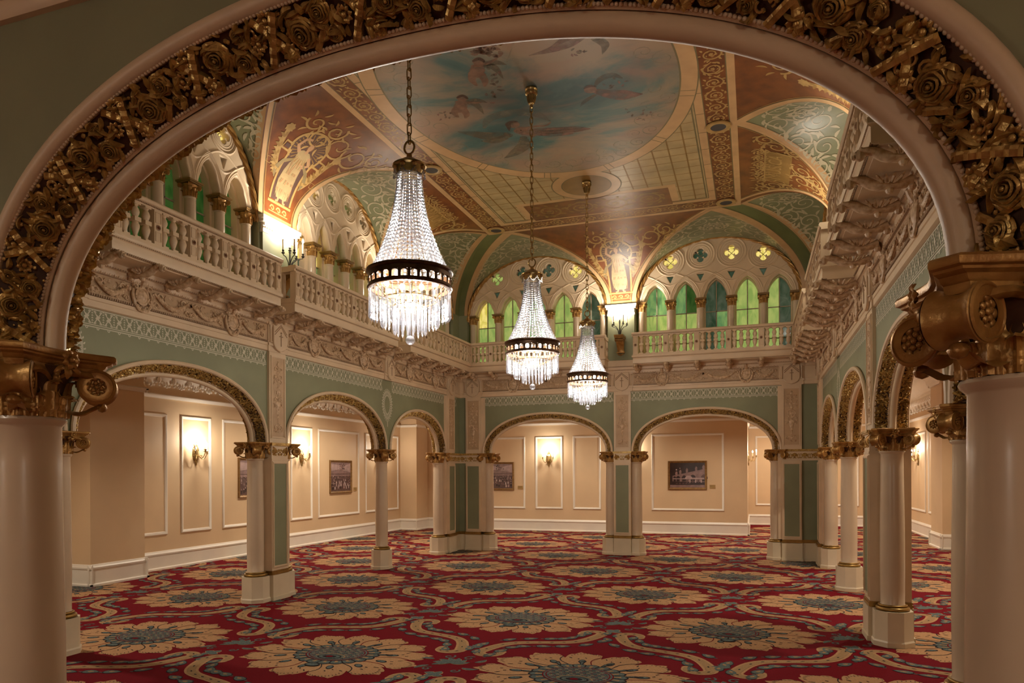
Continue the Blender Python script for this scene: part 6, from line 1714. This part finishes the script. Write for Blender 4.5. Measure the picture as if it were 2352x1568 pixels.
for c in [o for o in COL.objects if o.name.startswith('candelabra') and o.get('category')]:
    light('candelabra_lamp', 'POINT', (0, -.30, 4.93), CD_E * .10, (1, .93, .82), .06, c); light('candelabra_lamp', 'SPOT', (0, -.34, 4.90), CD_E * .85, (1, .91, .78), .05, c, (R(180 - 46), 0, 0), R(140))  # hidden upward spot added to wash the vault without overlighting the pilaster
# ------------------------------------------------------------ assemble the hall
cL = lambda u, y=0, z=0: W('left', u, y, z)
# lower columns and piers
pier('cream twin-column pier of the left arcade with green inset panel', 'left', 8.02, .27)
column('single cream column of the left arcade, between the two far left arches', 'left', 11.10)
column('cream column seen just beside the big left foreground column', 'left', 4.95)
pier('twin-column pier of the right arcade, nearest on the right with octagonal foot', 'right', 8.0, .27)
column('single cream column of the right arcade, between pier and far corner', 'right', 11.05)
column('cream column half hidden by the big right foreground column', 'right', 5.08)
pier('twin-column pier in the middle of the back arcade', 'back', -2.515, .265)
corner_pier('green panelled corner pier at the far left', (XL, YB_, 0), 1, (.165, .515), .64, (.36, .72), .86)
corner_pier('green panelled corner pier at the far right', (XR_, YB_, 0), -1, (.30, .65), .75, (.36, .72), .86)
column('large cream foreground column on the left edge', 'front', -2.28)
column('large cream foreground column on the right edge', 'front', .523)
column('cream column in the near right corner of the hall', 'right', 2.5)
column('cream column in the near left corner of the hall', 'left', 2.5)
# arches
archway('large foreground arch of carved roses and ribbons framing the view', 'front', -.866, 'F', True)
names = {'left': ['narrow arch of the left arcade nearest the viewer', 'wide arch of the left arcade before the first lit panel', 'wide arch of the left arcade right of the twin pier', 'narrow last arch of the left arcade by the far corner'],
         'right': ['narrow arch of the right arcade beside the big right column', 'wide arch of the right arcade showing the gallery ceiling', 'wide arch of the right arcade beyond the near pier', 'narrow last arch of the right arcade by the far corner'],
         'back': ['left arch of the back arcade', 'right arch of the back arcade with the night picture behind it']}
for wl in ('left', 'right', 'back'):
    for (k, c), lab in zip(BAYS[wl], names[wl]): archway(lab, wl, c, k)
# walls with lace stencil
def lace(g, wall, u0, u1, z0=3.135, z1=3.305):
    F = Lf(lambda x, z, e: W(wall, x, -T - .0025 - e, z))
    g.ribbon([(u0, z0), (u1, z0)], .010, F); g.ribbon([(u0, z1), (u1, z1)], .010, F); g.ribbon([(u0, z0 + .020), (u1, z0 + .020)], .008, F)
    n = max(1, round((u1 - u0) / .125)); p = (u1 - u0) / n
    for i in range(n):
        c = u0 + (i + .5) * p; zc = (z0 + .02 + z1) / 2; h = (z1 - z0 - .02) * .42
        for sg in (-1, 1): g.ribbon([(c - p * .36, zc - sg * h), (c + p * .36, zc + sg * h)], .011, F)
        for q in range(4):
            a = q * pi / 2; P, ww = leaf2(c, zc, a, .032, .02, 3); g.ribbon(P, ww, F)
        x = u0 + i * p
        for q in range(6): zz = z0 + .035 + q * .024; g.ribbon([(x - .008, zz), (x, zz + .010), (x + .008, zz)], .010, F)
        for (dx, dz, a0, sg) in ((.24, .80, 0, 1), (-.24, .80, pi, -1), (.24, -.80, 0, -1), (-.24, -.80, pi, 1)): g.ribbon(spiral2(c + dx * p, zc + dz * h, .015, a0, .9, sg, 7), .008, F)
        g.ribbon([(c + .012 * cos(b), z0 - .006 + .016 * -sin(b)) for b in [pi * q / 6 for q in range(7)]], .009, F)
def wreath(g, wall, u):
    F = Lf(lambda x, z, e: W(wall, u + x, -T - .0025 - e, z)); n = 30; zc = 2.90
    E_ = lambda a, k: (.165 * k * cos(a), zc + (.235 * k * (1 + (.18 if sin(a) < 0 else 0) * abs(sin(a)) ** 3)) * sin(a))
    for k in (1, .93, .62): g.ribbon([E_(2 * pi * q / 60, k) for q in range(61)], .009, F)
    for q in range(n):
        a = 2 * pi * q / n; b = a + pi / n
        g.ribbon([E_(a, .64), E_(b, .92)], .009, F); g.ribbon([E_(b, .64), E_(a, .92)], .009, F)
        x, z = E_(a, 1.04); P, ww = leaf2(x, z, atan2(z - zc, x), .03, .018, 3); g.ribbon(P, ww, F)
    for q in range(3): P, ww = leaf2(0, zc - .30 - .03 * q, -pi / 2, .05, .02, 3); g.ribbon(P, ww, F)
SEG = {'left': [(1.84, 3.3, 7.84), (8.2, 0, 14.34)], 'right': [(1.84, 3.3, 7.83), (8.18, 0, 14.34)]}
TOPZ = 3.42
for wl, (a, b) in (('left', (YF_, YB_ - .36)), ('right', (YF_, YB_ - .36)), ('back', (XL + .16, XR_ - .30))):
    g = G(); spandrel(g, wl, a, b, TOPZ)
    # upper wall: piers between the tracery windows
    us = [RANGE[wl][0]]
    for c, hw in UW[wl]: us += [c - hw, c + hw]
    us.append(RANGE[wl][1])
    for i in range(0, len(us), 2):
        if us[i + 1] > us[i]:
            P0, P1 = W(wl, us[i], -T, TOPZ), W(wl, us[i + 1], T + .1, ZV + .06)
            g.box(min(P0.x, P1.x), min(P0.y, P1.y), TOPZ, max(P0.x, P1.x), max(P0.y, P1.y), ZV + .06)
    P0, P1 = W(wl, RANGE[wl][0], -T + .02, TOPZ), W(wl, RANGE[wl][1], T + .1, ZW0)
    g.box(min(P0.x, P1.x), min(P0.y, P1.y), TOPZ, max(P0.x, P1.x), max(P0.y, P1.y), ZW0)
    w = struct(g.build('wall_' + wl, 'green'), 'sage green arcade wall with white lace stencil')
    g = G()
    if wl == 'back': cuts = [(XL + .52, -2.70), (-2.34, XR_ - .66)]
    else: cuts = [(2.0, 4.93), (4.97, 7.83), (8.21, 10.93), (11.27, 13.60)]
    for x0, x1 in cuts: lace(g, wl, x0, x1)
    if wl == 'left': lace(g, wl, 14.04, 14.18)
    if wl != 'back':
        for u in (4.95, 11.10): wreath(g, wl, u)
    g.build('lace_stencil', 'lace', w)
# front wall (seen from the gallery side) and the blank upper front wall
g = G(); spandrel(g, 'front', -6.4, AX_R + T + .1, ZG); g.box(AX_L - T, AX_F - T, ZG, AX_R + T, AX_F + T, ZV + .05); g.box(AX_L - T, AX_F - T, ZV, AX_R + T, AX_F + T - .02, ZC + .3)
g.box(.66, AX_F - T, 0, AX_R + T + .1, AX_F + T, ZS); g.box(-2.66, AX_F - T, 0, -2.42, AX_F + T, ZS)
struct(g.build('wall_front', 'green'), 'dark green wall around the foreground arch')
g = G(); P = [(0, 0), (-.02, 0), (-.035, .02), (-.035, .045), (-.05, .055), (-.06, .075), (-.06, .095), (-.075, .105), (-.075, .12), (0, .12)]
g.extr([(AX_F - T + y, 3.10 + z) for y, z in P], -6.4, 1.9); struct(g.build('trim_60', 'cream'), 'cream moulding on the wall above the foreground arch')

# entablatures
tnum = 61
for wl, (a, b) in (('left', (YF_, YB_)), ('right', (-YB_, -YF_)), ('back', (XL, XR_))):
    g = G(); g.extr(ENT, a, b); o = g.build('trim_%d' % tnum, 'cream'); o.location = W(wl, 0); o.rotation_euler.z = RZ[wl]
    struct(o, 'cream entablature below the balconies'); tnum += 1
    g = G(); dentils(g, a, b, F0 - .125, F0 - .10, 3.80, 3.815, .028); dentils(g, a, b, F0 - .095, F0 - .06, 3.74, 3.752, .03, 0); g.build('dentil_moulding', 'cream_dark', o)
    if wl == 'right': o.location = W(wl, 0)
def lu(wl, u): return -u if wl == 'right' else u
def shield(lab, wl, u, hw=.17): return shield_block(lab, wl, u, hw)
shield('shield block above the left arcade pier', 'left', 8.03); shield('narrow shield block above the single left column', 'left', 11.12, .14); shield('shield block by the far left corner on the left wall', 'left', 13.80)
shield('shield block above the near left column', 'left', 4.95, .14); shield('shield block above the near right pier', 'right', 8.0); shield('shield block above the single right column', 'right', 11.05, .14); shield('shield block by the far right corner on the right wall', 'right', 13.80)
shield('shield block above the middle pier of the back wall', 'back', -2.515); shield('shield block at the left end of the back wall', 'back', XL + .34); shield('shield block at the right end of the back wall', 'back', XR_ - .475)
def fb(lab, wl, u0, u1, cs, seed):
    if wl == 'right': frieze_bay(lab, wl, -u1, -u0, [-c for c in reversed(cs)], 0, seed)
    else: frieze_bay(lab, wl, u0, u1, cs, 0, seed)
fb('carved garland frieze above the wide left arch nearest the viewer', 'left', 5.14, 7.81, [5.775, 7.14], 2); fb('carved garland frieze right of the left pier', 'left', 8.25, 10.93, [8.85, 10.25], 3); fb('short carved frieze in the far left corner', 'left', 11.31, 13.58, [11.90, 13.02], 4)
fb('carved garland frieze above the left back arch', 'back', XL + .56, -2.74, [-4.85, -3.38], 5); fb('carved garland frieze above the right back arch', 'back', -2.29, XR_ - .70, [-1.72, -.13], 6)
fb('carved garland frieze above the near right arch', 'right', 5.14, 7.78, [5.8, 7.12], 7); fb('carved garland frieze above the second right arch', 'right', 8.22, 10.86, [8.85, 10.25], 8); fb('carved frieze in the far right corner', 'right', 11.24, 13.58, [11.9, 13.0], 9)
# balconies
def bal(lab, wl, u0, u1, nb, nbal, ends):
    if wl == 'right': balcony(lab, wl, -u1, -u0, nb, nbal, (ends[1], ends[0]))
    else: balcony(lab, wl, u0, u1, nb, nbal, ends)
YC_ = YB_ - .44
bal('long balcony on the left wall nearest the viewer', 'left', 5.06, 7.56, 5, 3, (1, 1)); bal('left wall balcony beside the largest chandelier', 'left', 7.85 + .0, 10.70, 6, 3, (1, 1)); bal('left wall balcony that meets the back wall balcony', 'left', 11.16, YC_ + .06, 5, 3, (1, 0))
bal('back wall balcony behind the small chandeliers', 'back', XL + .38, -2.79, 6, 4, (0, 1)); bal('back wall balcony below the right green window', 'back', -2.23, XR_ - .38, 5, 4, (1, 0))
bal('near balcony on the right wall seen from below', 'right', 5.06, 7.62, 5, 3, (1, 1)); bal('middle balcony on the right wall with star glint', 'right', 8.45, 10.75, 5, 3, (1, 1)); bal('far balcony on the right wall by the corner', 'right', 11.42, YC_ + .06, 5, 3, (1, 0))
# windows
L1, L2, D1, A1, Dm = 'g_lime', 'g_green', 'g_dark', 'g_amber', 'g_dim'
window(1, 'five-light tracery window of bright green glass right of the back candelabra', 'back', -.68, 1.555, [(L1, L2), (L1, (L2, Dm)), ((D1, L2), (D1, D1)), (L1, L1), ((L1, D1), (L1, D1))], quat=[A1, D1, A1, A1])  # dark lower pane of the middle light stands in for an open, shaded casement
window(2, 'five-light tracery window of green glass behind the small chandeliers', 'back', -4.37, 1.545, [(L1, (A1, L1)), (L1, L1), (L2, L2), (L1, L1), ((L1, D1), D1)], quat=[L1, D1, D1, A1])
dm = [(Dm, Dm)] * 5
window(3, 'tracery window of dark green glass on the left wall nearest the viewer', 'left', 6.38, 1.30, dm, quat=[Dm, Dm, D1, A1])
window(4, 'tracery window on the left wall left of the largest chandelier', 'left', 9.72, 1.24, [(D1, A1), (L2, A1), (L1, L2), (L1, L2), (L1, L2)], quat=[A1, L2, L2, D1])
window(5, 'tracery window in the far left corner hidden by the largest chandelier', 'left', 12.66, 1.36, [(L1, L2)] * 5, quat=[L2] * 4)
window(6, 'tracery window high on the right wall, nearest', 'right', 6.38, 1.30, dm, quat=[D1] * 4)
window(7, 'tracery window high on the right wall, middle', 'right', 9.72, 1.24, dm, quat=[D1] * 4)
window(8, 'tracery window high on the right wall by the far corner', 'right', 12.66, 1.36, dm, quat=[D1] * 4)
# upper pilasters that carry the severies
def upil(lab, wl, u, hw):
    t = thing('upper_pilaster', lab, 'pilaster', W(wl, u), RZ[wl], 'pilasters between the tracery windows'); g = G(); g.box(-hw, F0 - .04, 3.95, hw, F0 + .02, 4.86); g.box(-hw - .01, F0 - .05, 3.95, hw + .01, F0, 3.99); g.build('shaft', 'green', t)
    g = G(); g.box(-hw - .01, F0 - .05, 4.86, hw + .01, F0 + .02, 4.90); g.box(-hw - .03, F0 - .075, 4.99, hw + .03, F0 + .02, 5.03); g.box(-hw - .045, F0 - .09, 5.03, hw + .045, F0 + .02, 5.075); g.box(-hw, F0 - .045, 4.90, hw, F0 + .02, 4.99)
    dentils(g, -hw, hw, F0 - .065, F0, 4.95, 4.985, .05); eggs(g, -hw, hw, F0 - .06, 4.925, .016, .05); g.build('cornice', 'white', t)
upil('white-topped pilaster between the two back windows', 'back', -2.53, .27); upil('white-topped pilaster between the first two left windows', 'left', 8.08, .36); upil('pilaster on the left wall behind the largest chandelier', 'left', 11.13, .15)
upil('nearer pale pilaster on the right wall behind the star glint', 'right', 8.1, .36); upil('farther pale pilaster on the right wall', 'right', 11.12, .15)

# ------------------------------------------------------------ lamps of the gallery, camera, world
for i, (x, y, lab, e) in enumerate([(2.7, 8.2, 'recessed lamp in the right gallery ceiling, nearer of two', 30), (2.7, 11.4, 'recessed lamp in the right gallery ceiling, farther of two', 30), (2.7, 15.0, 'recessed lamp in the right gallery beyond the near pier', 30), (2.2, 19.6, 'recessed lamp where right and back galleries meet', 30),
                                 (-8.2, 5.2, 'recessed lamp in the left gallery near the viewer', 34), (-8.0, 12.0, 'recessed lamp in the left gallery before the first sconce', 30), (-8.0, 14.8, 'recessed lamp in the left gallery before the crowd picture', 30),
                                 (-5.0, 17.0, 'recessed lamp in the back gallery behind the left arch', 30), (-1.2, 17.0, 'recessed lamp in the back gallery behind the right arch', 30), (1.4, 21.7, 'recessed lamp in the far passage', 24), (-3.0, -.7, 'unseen recessed lamp added in the front gallery to light the big left column', 9), (1.1, -1.3, 'unseen recessed lamp added in the front gallery to light the foreground', 9)]):  # last two lamps are unseen, added to brighten the foreground
    downlight(lab, x, y, e * 3.3)
for x, e, lab in ((-4.6, 16, 'unseen brass sconce added behind the viewer to light the arch, left'), (2.6, 14, 'unseen brass sconce added behind the viewer to light the arch, right')):
    s_ = sconce(lab, (x, GY0, 2.06), pi, e, (1, .95, .88))  # both sconces added out of view to light the foreground arch
w = bpy.data.worlds.new('World'); SC.world = w; w.use_nodes = True
w.node_tree.nodes['Background'].inputs[0].default_value = (.9, .7, .5, 1); w.node_tree.nodes['Background'].inputs[1].default_value = .0
cam = bpy.data.cameras.new('camera'); co = bpy.data.objects.new('camera', cam); COL.objects.link(co)
cam.sensor_width = 36; cam.lens = 36 * 1624.67 / 2352; cam.shift_y = (1082.8 - 784) / 2352; cam.clip_start = .05; cam.clip_end = 100
co.matrix_world = Matrix.Translation((0, 0, 1.7)) @ Matrix.Rotation(.3289, 4, 'Z') @ Matrix.Rotation(pi / 2, 4, 'X') @ Matrix.Rotation(-.0044, 4, 'Z')
SC.camera = co
vs = SC.view_settings; vs.view_transform = 'Standard'; vs.look = 'None'; vs.gamma = 1; vs.use_curve_mapping = False; vs.exposure = 1.6
cy = SC.cycles
cy.max_bounces = 7; cy.diffuse_bounces = 4; cy.glossy_bounces = 3; cy.transmission_bounces = 3; cy.transparent_max_bounces = 10
cy.use_adaptive_sampling = True; cy.adaptive_threshold = .02; cy.use_denoising = True; cy.sample_clamp_indirect = 4; cy.caustics_reflective = False; cy.caustics_refractive = False
